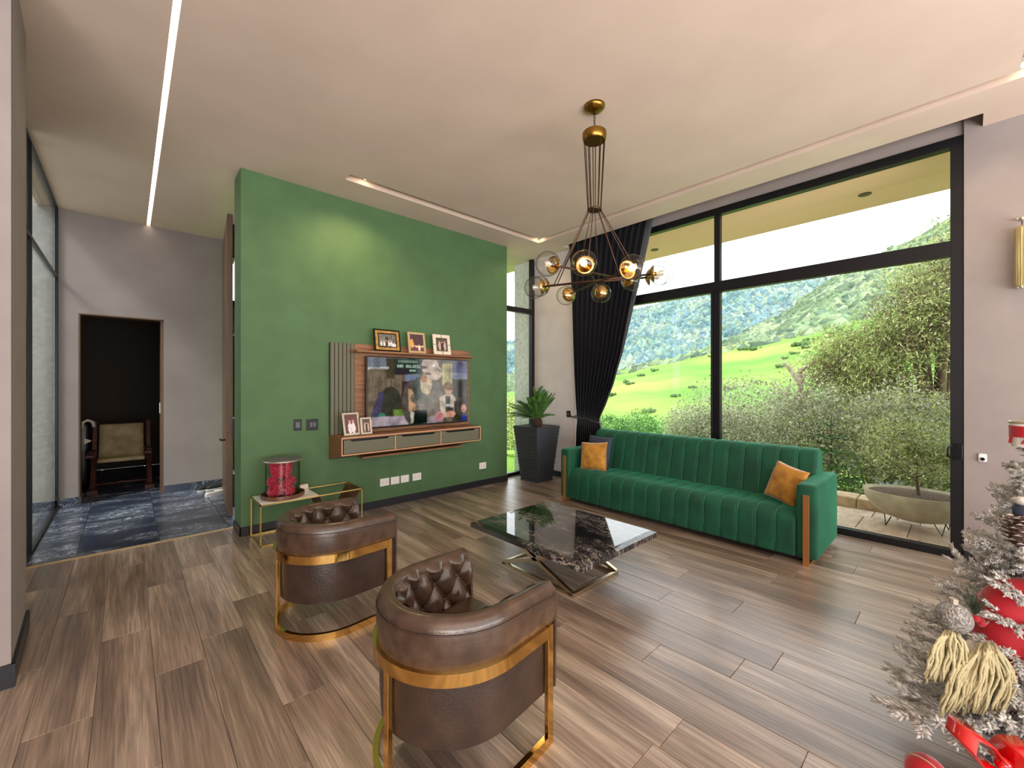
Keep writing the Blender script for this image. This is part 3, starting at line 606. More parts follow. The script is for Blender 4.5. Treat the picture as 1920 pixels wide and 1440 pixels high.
# agave-like blue plant behind planter
t = thing('blue_succulent', (6.95, .62, -.02), 'blue grey spiky leafed plant behind the bowl planter', 'plant')
for k in range(16):
    an = k*2.4; ln = .26+.06*random.random(); el = .25+.9*(k/16); c, s = math.cos(an), math.sin(an); mb = MB()
    p0 = Vector((6.95, .62, .06)); p1 = p0+Vector((c*math.cos(el), s*math.cos(el), math.sin(el)))*ln*.6; p2 = p0+Vector((c*math.cos(el), s*math.cos(el), math.sin(el)*.8))*ln
    mb.tube([p0, p1, p2], [.02, .026, .002], 6, flat=.25); mb.build('leaf', mat('succulent', L((140, 160, 160)), .6) if 'succulent' not in MATS else 'succulent', t, smooth=True)
# pasture shrubs (individuals)
def crownmesh(pos, rad, cols, n=1):
    import bmesh
    bm = bmesh.new(); bmesh.ops.create_icosphere(bm, subdivisions=n, radius=1); bv = np.array([v.co[:] for v in bm.verts]); bf = np.array([[v.index for v in f.verts] for f in bm.faces]); bm.free()
    N = len(pos); V = bv[None]*(rad[:, None, :]); V = V*(1+.28*rng.normal(size=(N, len(bv), 1))); V = V+pos[:, None, :]
    Fq = (bf[None]+(np.arange(N)*len(bv))[:, None, None]).reshape(-1, 3); C = np.repeat(cols, len(bf), axis=0)*(.7+.6*np.repeat(rng.random((N, 1)), len(bf), axis=0))*(.85+.3*rng.random((N*len(bf), 1)))
    return V.reshape(-1, 3), Fq, np.clip(C, 0, 1)
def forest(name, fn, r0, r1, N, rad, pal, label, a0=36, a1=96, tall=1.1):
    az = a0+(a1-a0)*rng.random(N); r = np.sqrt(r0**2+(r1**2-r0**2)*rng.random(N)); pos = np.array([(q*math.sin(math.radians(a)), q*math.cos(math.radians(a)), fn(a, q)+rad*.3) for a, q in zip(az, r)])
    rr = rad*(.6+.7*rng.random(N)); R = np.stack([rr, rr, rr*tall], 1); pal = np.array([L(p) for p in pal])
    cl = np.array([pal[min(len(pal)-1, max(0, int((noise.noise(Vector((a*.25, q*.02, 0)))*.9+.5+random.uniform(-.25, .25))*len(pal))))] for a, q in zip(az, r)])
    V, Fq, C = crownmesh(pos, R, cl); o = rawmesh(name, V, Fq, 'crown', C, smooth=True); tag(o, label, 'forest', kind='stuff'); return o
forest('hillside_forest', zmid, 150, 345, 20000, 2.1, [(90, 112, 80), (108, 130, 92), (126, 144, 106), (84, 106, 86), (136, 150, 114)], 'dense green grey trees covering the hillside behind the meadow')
forest('mountain_forest', zfar, 390, 815, 26000, 4.2, [(84, 114, 116), (104, 134, 128), (130, 152, 130), (96, 124, 132), (118, 142, 138), (136, 152, 132)], 'trees covering the distant mountain, tinted with blue haze', tall=1.3)  # bluish distance haze is painted into the crown colours
pas = [(1235, 765), (1262, 748), (1150, 735), (1365, 708), (1378, 640), (1420, 700), (1492, 642), (1520, 636), (1560, 620), (1588, 612), (1600, 612), (1575, 624), (1505, 645), (1460, 680), (1290, 730), (1200, 712), (1195, 722), (1335, 673), (1410, 652), (1330, 728)]
CA, SA = math.cos(math.radians(42.6)), math.sin(math.radians(42.6))
pas = [(59.0, 60, 1.6), (60.7, 72, 1.3), (56.2, 100, 1.5), (70.0, 84, 1.4), (72.8, 142, 2.0), (73.2, 88, 1.2), (77.0, 132, 2.2), (78.2, 136, 2.0), (79.8, 136, 2.4), (81.0, 134, 2.3), (81.7, 128, 2.2), (80.6, 138, 1.9), (77.6, 126, 1.6), (75.3, 104, 1.5), (64.0, 84, 1.0), (58.3, 112, 1.2), (57.8, 120, 1.3), (68.3, 140, 1.5), (71.6, 146, 1.8), (66.2, 90, 1.0), (60, 130, 1.4), (61.4, 136, 1.6), (75.8, 112, 1.2), (76.6, 118, 1.3)]
pas = sorted(pas)
ORD = 'leftmost|second from the left|third from the left|fourth from the left|fifth from the left|sixth from the left|seventh from the left|eighth from the left|ninth from the left|tenth from the left|eleventh from the left|twelfth from the left|twelfth from the right|eleventh from the right|tenth from the right|ninth from the right|eighth from the right|seventh from the right|sixth from the right|fifth from the right|fourth from the right|third from the right|second from the right|rightmost'.split('|')
for i, (a_, r_, s_) in enumerate(pas):
    x_, y_, _ = pz(a_, r_, 0); z_ = zpast(a_, r_); n_ = 9; s_ *= .5; q = np.stack([rng.normal(size=n_)*s_*.9, rng.normal(size=n_)*s_*.9, rng.random(n_)*s_*.3], 1)+np.array([x_, y_, z_+s_*.25]); R = np.full((n_, 3), s_*.55)*(.7+.6*rng.random((n_, 1)))
    V, Fq, C = crownmesh(q, R, np.tile(np.array(L((84, 112, 60))), (n_, 1)), 1); o = rawmesh('meadow_shrub', V, Fq, 'crown', C); tag(o, 'small dark green shrub on the bright meadow, %s' % ORD[i], 'shrub', 'shrubs on the meadow')
# bowl planter
PX, PY = 5.84, .34
t = thing('bowl_planter', (PX, PY, 0), 'oval concrete bowl planter on thin wire hairpin legs on the terrace', 'planter')
prof_o = [(.001, .075), (.14, .08), (.25, .115), (.34, .18), (.395, .265), (.415, .355), (.397, .358), (.375, .33), (.001, .318)]
MB().lathe(prof_o, (PX, PY, 0), 40, sx=.8, sy=1).build('bowl', 'concrete', t, smooth=True)
MB().lathe([(.001, .333), (.2, .338), (.38, .331)], (PX, PY, 0), 30, sx=.8, sy=1).build('soil', 'soil', t)
for an in (0.6, 2.2, 3.9, 5.3):
    c, s = math.cos(an), math.sin(an); q = (PX+.2*c, PY+.25*s)
    MB().tube([(q[0]-s*.05, q[1]+c*.05, .11), (q[0]+c*.02, q[1]+s*.02, .006), (q[0]+s*.05, q[1]-c*.05, .11)], .005, 6).build('leg', 'black_metal', t)
t2 = thing('planted_shrub', (PX, PY-.02, .33), 'small leafy shrub growing from the concrete bowl planter', 'shrub')
mb = MB().tube([(PX, PY-.02, .32), (PX+.01, PY, .5), (PX, PY, .7)], [.016, .012, .006], 6)
for k in range(9):
    an = k*2.4; z = .45+.03*k; mb.tube([(PX, PY, z), (PX+.25*math.cos(an), PY+.3*math.sin(an), z+.22)], [.007, .003], 4)
mb.build('stem', 'bark', t2); leaves('foliage', [(PX, PY, .78, .40, .48, .26), (PX, PY+.1, .95, .26, .36, .18), (PX+.05, PY-.2, .7, .25, .3, .2)], 3800, .042, YGR+OLV[:2], t2, thick=.95)

# ================================================================ SOFA
sx0, sx1, sy0, sy1 = 3.975, 4.76, .79, 3.435
sf = thing('sofa', ((sx0+sx1)/2, (sy0+sy1)/2, 0), 'long emerald green channel-tufted velvet sofa with rose gold strips before the window', 'sofa')
for nm, ya, yb in (('armrest', sy0, sy0+.145), ('armrest', sy1-.145, sy1)):
    ar = MB().rbox(sx0, sx1, ya, yb, .05, .645, .03).build(nm, 'velvet', sf, smooth=True)
    yc = (ya+yb)/2+(.0 if nm else 0)
    MB().box(sx0-.012, sx0+.004, yc-.021, yc+.021, .0, .565).build('metal_strip', 'rose_gold', ar, bevel=.002)
    MB().box(sx0+.004, sx1-.05, yc-.021, yc+.021, 0, .018).build('runner', 'rose_gold', ar)
ya, yb = sy0+.145, sy1-.145; NCH = 16
def chan(u): f = (u*NCH) % 1.0; return math.sqrt(max(0, 1-(2*f-1)**6))
def seatfn(u, v):
    y = ya+(yb-ya)*u; c = chan(u)*.012
    # profile from front bottom over nose to back
    L1, L2 = .30, .50; s = v*(L1+.2+L2)
    if s < L1: return (3.985-c-.004*math.sin(s/L1*PI), y, .06+s*.86)
    if s < L1+.2:
        a = (s-L1)/.2*PI/2; return (3.985+.10-(.10+c)*math.cos(a), y, .318+(.10+c)*math.sin(a)*.85)
    q = (s-L1-.2)/L2; return (4.085+.46*q, y, .403+c*.85-.012*q)
sc = MB().grid(seatfn, NCH*10, 34).build('seat_cushion', 'velvet', sf, smooth=True)
def backfn(u, v):
    y = ya-.03+(yb-ya+.06)*u; c = chan(u)*.014
    s = v*.78
    if s < .42: q = s/.42; return (4.46+.10*q-c, y, .36+.40*q)
    if s < .62:
        a = (s-.42)/.20*PI; return (4.66-(.10+c)*math.cos(a), y, .76+(.085+c)*math.sin(a))
    q = (s-.62)/.16; return (4.76, y, .76-.7*q)
MB().grid(backfn, NCH*10, 34).build('backrest', 'velvet', sf, smooth=True)
for yq in (ya-.03, yb+.03):
    pts = [backfn(0, v/34) for v in range(35)]; MB().add([(p[0], yq, p[2]) for p in pts], [tuple(range(35))]).build('backrest_side', 'velvet', sf)
sm = MB(); 
for k in range(1, NCH):
    u = k/NCH; sm.tube([(lambda p: (p[0]-.002, p[1], p[2]+.002))(seatfn(u, v/24)) for v in range(2, 22)], .0022, 4, cap=False)
    sm.tube([(lambda p: (p[0]-.002, p[1], p[2]+.001))(backfn(u, v/30)) for v in range(1, 24)], .0022, 4, cap=False)
sm.build('seam', 'velvet_seam', sf)
MB().box(4.02, 4.74, ya-.02, yb+.02, .03, .36).build('base', 'black_base', sf)
def cushion(name, c, w, h, d, rot, m, label, group=None, pinch=.07):
    t = thing(name, c, label, 'cushion', group); mb = MB(); N = 16
    R = Matrix.Rotation(rot[2], 3, 'Z') @ Matrix.Rotation(rot[1], 3, 'Y') @ Matrix.Rotation(rot[0], 3, 'X')
    for sg in (-1, 1):
        def fn(u, v):
            a, b = 2*u-1, 2*v-1; e = (1-a*a)*(1-b*b); th = d/2*(max(0, e)**.42)
            px = a*w/2*(1-pinch*(1-b*b)*abs(a)**3); pz_ = b*h/2*(1-pinch*(1-a*a)*abs(b)**3)
            wr = .006*noise.noise(Vector((a*3, b*3, sg+c[1])))
            return Vector(c)+R @ Vector((sg*(th+wr*(e > 0)), px*sg, pz_))
        mb.grid(fn, N, N)
    mb.build('cover', m, t, smooth=True, weld=True)
    zz = MB().tube([Vector(c)+R @ Vector((-d/2*.62, -w/2*.86+w*.86*i/8, h*.26)) for i in range(9)], .004, 5).build('zip', m, t); return t
cushion('cushion', (4.16, 3.06, .572), .36, .35, .13, (-.08, .22, .12), 'mustard', 'mustard velvet cushion leaning on the left sofa armrest', 'mustard cushions')
cushion('cushion', (4.26, 1.075, .572), .31, .34, .12, (.20, .30, -.38), 'mustard', 'mustard velvet cushion tilted against the right sofa armrest', 'mustard cushions')
cushion('cushion', (4.36, 3.13, .60), .38, .40, .12, (0, .22, -.1), 'navy_cloth', 'dark blue cushion peeking from behind the left mustard cushion')

# ================================================================ COFFEE TABLE
tx0, tx1, ty0, ty1 = 2.03, 2.93, 1.575, 2.70
ct = thing('coffee_table', (2.48, 2.16, 0), 'low black marble coffee table with crossed gold-silver metal legs', 'table')
MB().add([(tx0, ty0, .30), (tx1, ty0, .30), (tx1, ty1, .30), (tx0, ty1, .30), (tx0, ty0, .335), (tx1, ty0, .335), (tx1, ty1, .335), (tx0, ty1, .335), (tx0+.035, ty0+.035, .35), (tx1-.035, ty0+.035, .35), (tx1-.035, ty1-.035, .35), (tx0+.035, ty1-.035, .35)],
    [(3, 2, 1, 0), (8, 9, 10, 11)]+[(a+i, a+(i+1) % 4, a+4+(i+1) % 4, a+4+i) for a in (0, 4) for i in range(4)]).build('tabletop', 'table_marble', ct)
bx0, bx1, by0, by1 = 2.225, 2.745, 1.81, 2.52; bw = .026
MB().box(bx0-bw/2, bx1+bw/2, by0-bw/2, by0+bw/2, 0, bw).box(bx0-bw/2, bx1+bw/2, by1-bw/2, by1+bw/2, 0, bw).box(bx0-bw/2, bx0+bw/2, by0+bw/2, by1-bw/2, 0, bw).box(bx1-bw/2, bx1+bw/2, by0+bw/2, by1-bw/2, 0, bw).build('base_frame', 'chrome_gold', ct, bevel=.002)
MB().box(bx0-bw/2, bx1+bw/2, by0-bw/2, by0+bw/2, .274, .30).box(bx0-bw/2, bx1+bw/2, by1-bw/2, by1+bw/2, .274, .30).box(bx0-bw/2, bx0+bw/2, by0+bw/2, by1-bw/2, .274, .30).box(bx1-bw/2, bx1+bw/2, by0+bw/2, by1-bw/2, .274, .30).build('top_frame', 'chrome_gold', ct)
for xx in (bx0, bx1):
    MB().bar((xx, by0, .02), (xx, by1, .285), bw, bw).build('cross_leg', 'chrome_gold', ct)
    MB().bar((xx, by1, .02), (xx, by0, .285), bw, bw).build('cross_leg', 'chrome_gold', ct)

# ================================================================ TUB CHAIRS
def make_chair(label):
    t = thing('tub_chair', (0, 0, 0), label, 'chair', 'brown leather tub chairs')
    R = .295; XL = .28; half = PI*R/2; LEN = half*2+2*XL
    def U(s, r):  # s 0..1 along U at radius r, from near tip (y=-r) round the back to far tip
        d = s*(2*XL+PI*R)
        if d < XL: return (XL-d, -r, 0, -1)
        if d < XL+PI*R: a = -PI/2-(d-XL)/R; return (r*math.cos(a), r*math.sin(a), math.cos(a), math.sin(a))
        return (d-XL-PI*R, r, 0, 1)
    # outer shell: padded upper roll closed section
    NU = 120
    def arm(s):  # rim height: slightly lower at the tips
        return .645-.02*(abs(2*s-1)**3)
    def roll(u, v):
        zt = arm(u); e = min(u, 1-u)*14; k = 1 if e >= 1 else math.sqrt(max(0.0, 1-(1-e)**2))*.35+.65
        prof = [(.300, .475), (.304, .50), (.306, .54), (.304, zt-.05), (.300, zt-.03), (.290, zt-.012), (.270, zt), (.245, zt-.002), (.228, zt-.016), (.222, zt-.034), (.226, zt-.06)]
        f = v*(len(prof)-1); i = min(int(f), len(prof)-2); q = f-i
        r = prof[i][0]*(1-q)+prof[i+1][0]*q; z = prof[i][1]*(1-q)+prof[i+1][1]*q
        x, y, nx, ny = U(u, r)
        return (x, y, z)
    MB().grid(roll, NU, 30).build('rim_roll', 'leather', t, smooth=True)
    # tufted inner back
    TW = 11; TH = 2.4
    def tuft(u, v):
        z = arm(u)-.02+(.40-(arm(u)-.02))*v
        a = u*TW; b = v*TH/2+.0; p = a+b; q = a-b
        h = (abs(math.sin(PI*p))*abs(math.sin(PI*q)))**.36
        r = .240-.052*h*min(1, .25+v*6); x, y, nx, ny = U(u, r); return (x, y, z+.01*h*(v < .2))
    MB().grid(tuft, 200, 44).build('tufted_back', 'leather', t, smooth=True)
    for ia in range(-2, 2*TW+3):
        for ib in range(0, 6):
            # lattice points p,q integer
            for (pp, qq) in ((ia, ia-ib),):
                u = (pp+qq)/2/TW; v = (pp-qq)/TH
                if .03 < u < .97 and .1 < v < .95:
                    z = arm(u)-.02+(.40-(arm(u)-.02))*v; x, y, nx, ny = U(u, .232); MB().sphere((x, y, z), .0085, 8, 6).build('button', 'leather', t, smooth=True)
    # arm fronts (tips)
    for sg in (-1, 1):
        zt = .625; poly = [(XL, sg*.300, .20), (XL, sg*.306, .54), (XL, sg*.302, zt-.03), (XL, sg*.27, zt), (XL, sg*.235, zt-.012), (XL, sg*.20, zt-.07), (XL, sg*.20, .20)]
        MB().extr(poly, (.012, 0, 0)).build('arm_front', 'leather', t, smooth='auto')
    # lower outer shell
    def shell(u, v): x, y, nx, ny = U(u, .288+.006*math.sin(PI*v)); return (x, y, .20+.275*v)
    MB().grid(shell, NU, 8).build('outer_shell', 'leather_back', t, smooth=True)
    def inner(u, v): x, y, nx, ny = U(u, .288-.05*v); return (x, y, .20)
    poly = [U(s/40, .286)[:2] for s in range(41)]
    MB().prism(poly, .195, .215).build('seat_bottom', 'leather_back', t)
    poly = [U(s/40, .205)[:2] for s in range(41)]; n = len(poly)
    sc = MB(); rings = [(1, .215), (1, .385), (.985, .40), (.95, .412), (.8, .42), (.4, .424)]
    cx = .08
    vs = [(cx+(x-cx)*k, y*k, z) for k, z in rings for x, y in poly]; fs = [(i*n+j, i*n+(j+1) % n, (i+1)*n+(j+1) % n, (i+1)*n+j) for i in range(len(rings)-1) for j in range(n)]; fs.append(tuple((len(rings)-1)*n+j for j in range(n)))
    sc.add(vs, fs).build('seat', 'leather', t, smooth='auto')
    # seam piping around the roll
    MB().tube([(lambda p: (p[0], p[1], arm(s/100)-.045))(U(s/100, .3055)) for s in range(101)], .003, 5).build('piping', 'leather_back', t, smooth=True)
    # brass frame: band, floor rail, posts
    def band(z0, z1, ra, rb, s0=0, s1=1, N=90):
        mb = MB(); vs = []
        for i in range(N+1):
            s = s0+(s1-s0)*i/N
            for r, z in ((ra, z0), (rb, z0), (rb, z1), (ra, z1)): p = U(s, r); vs.append((p[0], p[1], z))
        fs = [(i*4+k, i*4+(k+1) % 4, (i+1)*4+(k+1) % 4, (i+1)*4+k) for i in range(N) for k in range(4)]+[(3, 2, 1, 0), (N*4, N*4+1, N*4+2, N*4+3)]
        return mb.add(vs, fs)
    band(.432, .478, .298, .318, .035, .965).build('frame_band', 'brass', t, smooth='auto')
    band(0, .040, .298, .318, .035, .965).build('floor_rail', 'brass', t, smooth='auto')
    xt = XL-.035*(2*XL+PI*R)
    for sg in (-1, 1):
        MB().box(xt-.012, xt+.022, sg*.308-.010, sg*.308+.010, 0, .478).build('leg', 'brass', t, bevel=.002)
    MB().box(-.318, -.298, -.014, .014, .03, .44).build('leg', 'brass', t, bevel=.002)
    return t
c1 = make_chair('brown leather tufted tub chair on brass frame, nearest the camera'); 
c2 = copy_tree(c1, (.95, 2.74, 0), math.radians(4), 'brown leather tufted tub chair on brass frame, beside the brass console table')
c1.location = (.985, 1.42, 0); c1.rotation_euler = (0, 0, math.radians(6))

# ================================================================ BRASS CONSOLE TABLE
kt = thing('console_table', (1.32, 4.43, 0), 'low thin brass frame table with marble slab and leather magazine sling by green wall', 'table')
kx0, kx1, ky0, ky1, kh = .865, 1.78, 4.235, 4.62, .375; b = .006
for (x, y) in ((kx0, ky0), (kx1, ky0), (kx0, ky1), (kx1, ky1)): MB().box(x-b, x+b, y-b, y+b, 0, kh).build('leg', 'brass_thin', kt)
for z in (b, kh-b):
    for p, q in (((kx0, ky0), (kx1, ky0)), ((kx0, ky1), (kx1, ky1)), ((kx0, ky0), (kx0, ky1)), ((kx1, ky0), (kx1, ky1))):
        MB().box(min(p[0], q[0])-b, max(p[0], q[0])+b, min(p[1], q[1])-b, max(p[1], q[1])+b, z-b, z+b).build('rail', 'brass_thin', kt)
MB().box(kx0+b, 1.36, ky0+b, ky1-b, kh-.016, kh+.002).build('marble_slab', 'white_marble', kt, bevel=.001)
sl = MB()
def slf(u, v):
    pts = [(1.37, kh-.005), (1.44, .17), (1.52, .13), (1.60, .13), (1.66, .16), (1.775, kh-.005)]; f = u*5; i = min(4, int(f)); q = f-i
    return (pts[i][0]*(1-q)+pts[i+1][0]*q, ky0+b+(ky1-ky0-2*b)*v, pts[i][1]*(1-q)+pts[i+1][1]*q)
sl.grid(slf, 20, 2).build('magazine_sling', 'sling_leather', kt, solid=.008)
# tray, jar, bear
tx, ty = 1.09, 4.42
o = MB().lathe([(.001, kh+.004), (.18, kh+.004), (.188, kh+.012), (.188, kh+.04), (.178, kh+.04), (.176, kh+.018), (.001, kh+.018)], (tx, ty, 0), 40).build('round_tray', 'tray_wood', smooth='auto'); tag(o, 'round dark wooden tray on the marble slab under the glass jar', 'tray')
tz = kh+.019
jr = thing('glass_dome', (tx, ty, tz), 'tall clear glass cylinder with grey lid enclosing a red flower bear', 'jar')
MB().lathe([(.148, 0), (.148, .325), (.144, .325), (.144, .0)], (tx, ty, tz), 40).build('glass_cylinder', GLG, jr, smooth='auto')
MB().lathe([(.001, .326), (.158, .326), (.162, .333), (.158, .342), (.11, .352), (.001, .356)], (tx, ty, tz), 40).build('lid', 'grey_plastic', jr, smooth='auto')
MB().lathe([(.157, .322), (.163, .328), (.163, .334), (.157, .338)], (tx, ty, tz), 40).build('lid_rim', 'silver_frame', jr, smooth=True)
br = thing('flower_bear', (tx-.01, ty, tz), 'crimson teddy bear made of small foam roses inside the glass jar', 'decoration')
def roses(c, r, n, sz=1):
    mb = MB()
    for i in range(n):
        z = 1-2*(i+.5)/n; a = i*2.39996; d = Vector((math.sqrt(1-z*z)*math.cos(a), math.sqrt(1-z*z)*math.sin(a), z*sz)); p = Vector(c)+d*r; ax = d.normalized()
        mb.lathe([(.003, .010), (.008, .013), (.012, .006), (.013, -.003), (.006, -.008)], p, 7, axis=ax)
    mb.sphere(c, r*.98, 12, 8, sz=sz); return mb
facing = Vector((-.25, -1, 0)).normalized(); sd_ = Vector((1, -.25, 0)).normalized(); B0 = Vector((tx-.015, ty, tz))
for nm, off, r, n in (('head', (0, 0, .232), .080, 110), ('body', (0, 0, .105), .084, 120)): roses(B0+Vector(off), r, n).build(nm, 'rose_red', br, smooth=True)
for s in (-1, 1):
    roses(B0+sd_*s*.066+Vector((0, 0, .288)), .026, 16).build('ear', 'rose_red', br, smooth=True)
    roses(B0+sd_*s*.075+facing*.03+Vector((0, 0, .135)), .038, 26).build('paw', 'rose_red', br, smooth=True)
    roses(B0+sd_*s*.058+facing*.06+Vector((0, 0, .05)), .046, 36).build('foot', 'rose_red', br, smooth=True)
mb = MB(); kn = B0+facing*.085+Vector((0, 0, .165))
for s in (-1, 1):
    mb.tube([kn, kn+sd_*s*.03+Vector((0, 0, .014)), kn+sd_*s*.035-Vector((0, 0, .008)), kn], .004, 5); mb.tube([kn, kn+sd_*s*.018-Vector((0, 0, .05))], .004, 5)
mb.build('ribbon', 'shoe_black', br)
q = B0-sd_*.095+facing*.075; o = MB().lathe([(.012, 0), (.014, .06), (.001, .10)], (q.x, q.y, q.z), 4).build('grey_ornament', 'silver_frame'); tag(o, 'small grey folded ornament beside the flower bear in the jar', 'ornament')
o = MB().box(1.27, 1.36, 4.56, 4.60, kh+.003, kh+.05).build('cream_box', 'cream_frame', bevel=.003); tag(o, 'small cream card box behind the round tray', 'box')

# ================================================================ TV UNIT
tu = thing('tv_unit', (2.5, 4.5, .63), 'wall-hung wooden media unit with olive slats, shelf and drawers on green wall', 'cabinet')
MB().box(1.862, 3.45, 4.625, 4.668, .88, 1.90).build('back_panel', 'oak', tu)
for i in range(6):
    x = 1.602+i*.0435; MB().box(x, x+.036, 4.615, 4.66, .90, 1.90).build('slat', 'olive_lacquer', tu, bevel=.002)
MB().box(1.60, 1.862, 4.658, 4.668, .90, 1.90).build('slat_backing', 'black_plastic', tu)
MB().hexa([(1.83, 4.47, 1.80), (3.42, 4.47, 1.80), (3.47, 4.625, 1.80), (1.79, 4.625, 1.80)], [(1.83, 4.47, 1.822), (3.42, 4.47, 1.822), (3.47, 4.625, 1.822), (1.79, 4.625, 1.822)]).build('top_shelf', 'oak', tu, bevel=.001)
x0, x1 = 1.60, 3.40; F_ = 4.305
cs = MB()
cs.box(x0, x1, F_, 4.668, .878, .90)
cs.hexa([(x0, F_, .712), (x1, F_, .712), (x1, 4.668, .632), (x0, 4.668, .632)], [(x0, F_, .727), (x1, F_, .727), (x1, 4.668, .65), (x0, 4.668, .65)])
for xa in (x0, x1-.014): cs.hexa([(xa, F_, .727), (xa+.014, F_, .727), (xa+.014, 4.668, .65), (xa, 4.668, .65)], [(xa, F_, .878), (xa+.014, F_, .878), (xa+.014, 4.668, .878), (xa, 4.668, .878)])
cs.box(x0+.014, x1-.014, 4.64, 4.668, .66, .878)
cs.build('carcass', 'oak', tu)
divs = (x0+.014, 2.195, 2.79, x1-.014)
for d in divs[1:3]: MB().box(d-.006, d+.006, F_, 4.64, .725, .878).build('divider', 'oak_edge', tu)
eg = MB().box(x0, x1, F_-.003, F_, .888, .90).box(x0, x1, F_-.003, F_, .712, .722).box(x0, x0+.01, F_-.003, F_, .722, .888).box(x1-.01, x1, F_-.003, F_, .722, .888); eg.build('front_edge', 'oak_edge', tu)
for a_, b_ in zip(divs, divs[1:]):
    a_ += .012; b_ -= .012; w_ = b_-a_; poly = [(a_, .73), (b_, .73), (b_, .872), (b_-.06, .872), (b_-.085, .853), (a_+.085, .853), (a_+.06, .872), (a_, .872)]
    dr = MB().extr([(x, F_+.004, z) for x, z in poly], (0, .016, 0)).build('drawer', 'olive_lacquer', tu)
    MB().box(a_+.06, b_-.06, F_+.03, F_+.034, .85, .876).build('drawer_gap', 'black_plastic', dr)
MB().box(1.9, 3.25, 4.5, 4.66, .625, .645).build('bottom_support', 'oak', tu)
# media box in the open slot of the middle drawer
# TV with painted picture on its screen
W_, H_ = 192, 108
img = np.zeros((H_, W_, 3))
yy_, xx_ = np.mgrid[0:H_, 0:W_]; X_ = xx_/W_; Y_ = 1-yy_/H_*1.0   # Y_ up 1..0 ; row 0 = top
img[:] = L((120, 105, 84))
nz = rng.random((H_, W_)); str_ = rng.random((1, W_))
img *= (.35+1.0*(.6*np.repeat(str_, H_, 0)+.4*nz))[..., None]
def put(mask, c, nzv=.15): img[mask] = np.array(L(c))*(1-nzv+2*nzv*nz[mask])[:, None]
T = yy_/H_
def rect(x0, x1, y0, y1, c, n=.12): put((X_ >= x0) & (X_ < x1) & (T >= y0) & (T < y1), c, n)
def ell(cx, cy, rx, ry, c, n=.12): put(((X_-cx)/rx)**2+((T-cy)/ry)**2 < 1, c, n)
def tri(pts, c, n=.12):
    m = np.ones_like(X_, bool); k = len(pts); 
    for i in range(k):
        (a0, b0), (a1, b1) = pts[i], pts[(i+1) % k]; m &= ((a1-a0)*(T-b0)-(b1-b0)*(X_-a0)) >= 0
    put(m, c, n)
rect(0, .18, 0, .14, (110, 118, 128), .05); rect(.16, .23, 0, .30, (60, 56, 34), .4); rect(.23, .50, .0, .23, (22, 54, 40), .45); rect(.23, .37, .15, .25, (30, 22, 34)); rect(.33, .47, .24, .34, (120, 130, 158), .05); rect(.30, .42, .34, .9, (52, 34, 40), .3)
rect(.71, .83, .05, .40, (180, 166, 112), .45); rect(.82, 1, 0, .20, (92, 92, 116), .04); rect(.86, .90, .03, .22, (70, 66, 104), .05); rect(.82, 1, .20, .30, (132, 136, 156), .04); rect(.82, 1, .30, 1, (66, 56, 44), .2); rect(.88, .93, .35, .6, (20, 20, 22), .1)
ell(.20, .66, .10, .24, (48, 50, 36), .4); rect(.22, .32, .76, .86, (96, 128, 52), .3)
tri([(.09, .5), (.14, .5), (.10, .87), (.02, .87)], (62, 60, 92), .5); ell(.12, .84, .03, .04, (46, 130, 100)); rect(0, .36, .86, 1, (170, 156, 164), .06)
rect(.5, .72, .82, 1, (150, 136, 144), .08)
ell(.40, .66, .095, .34, (84, 78, 70), .45); ell(.56, .60, .16, .30, (116, 104, 88), .45); ell(.47, .40, .06, .13, (74, 84, 72), .45); tri([(.36, .46), (.42, .46), (.44, .80), (.37, .80)], (206, 160, 122), .1)
ell(.54, .38, .06, .17, (196, 174, 140), .4); ell(.52, .30, .035, .06, (176, 122, 90), .3); ell(.47, .60, .09, .09, (104, 98, 84), .5); tri([(.40, .46), (.47, .34), (.50, .56), (.44, .66)], (60, 66, 56), .6); ell(.58, .10, .09, .14, (196, 172, 152), .12); ell(.63, .20, .08, .12, (204, 180, 158), .12); ell(.51, .12, .045, .022, (90, 60, 50)); ell(.56, .22, .035, .02, (96, 70, 60)); ell(.62, .09, .014, .018, (240, 236, 230), .02); ell(.635, .095, .005, .008, (20, 20, 20), 0)
for k_ in range(5): ell(.655+.012*k_, .13+.014*k_, .004, .02, (70, 50, 40), .1)
rect(.40, .55, .78, 1, (14, 26, 22), .2); tri([(.38, .80), (.42, .80), (.41, .98), (.39, .98)], (190, 186, 170))
ell(.775, .44, .055, .10, (120, 88, 54), .3); ell(.78, .50, .038, .085, (206, 150, 118), .06); ell(.785, .455, .04, .03, (112, 80, 46), .2); rect(.758, .772, .495, .503, (70, 44, 36)); rect(.788, .80, .495, .503, (70, 44, 36)); rect(.77, .795, .545, .553, (150, 70, 60))
tri([(.68, .60), (.74, .55), (.82, .55), (.86, .62), (.85, .92), (.70, .92)], (206, 186, 166), .1); rect(.745, .80, .58, .9, (72, 68, 46), .1); rect(.75, .80, .71, .75, (180, 190, 210), .3); rect(.84, .88, .66, .92, (36, 30, 30))
ell(.68, .90, .05, .07, (214, 140, 140), .08); rect(.78, .835, .76, .86, (50, 36, 30), .1); ell(.80, .87, .06, .05, (208, 150, 128), .12); ell(.95, .74, .05, .08, (56, 44, 40), .2); ell(.955, .79, .03, .065, (206, 150, 130), .08); rect(.93, .985, .90, 1, (40, 60, 150), .1); ell(.955, .815, .01, .012, (150, 40, 50))
F3 = {'A': '010101111101101', 'N': '101111111111101', 'D': '110101101101110', 'W': '101101111111101', 'L': '100100100100111', 'K': '101101110101101', 'E': '111100110100111', 'R': '110101110101101', 'S': '011100010001110', 'I': '111010010010111', ' ': '0'*15}
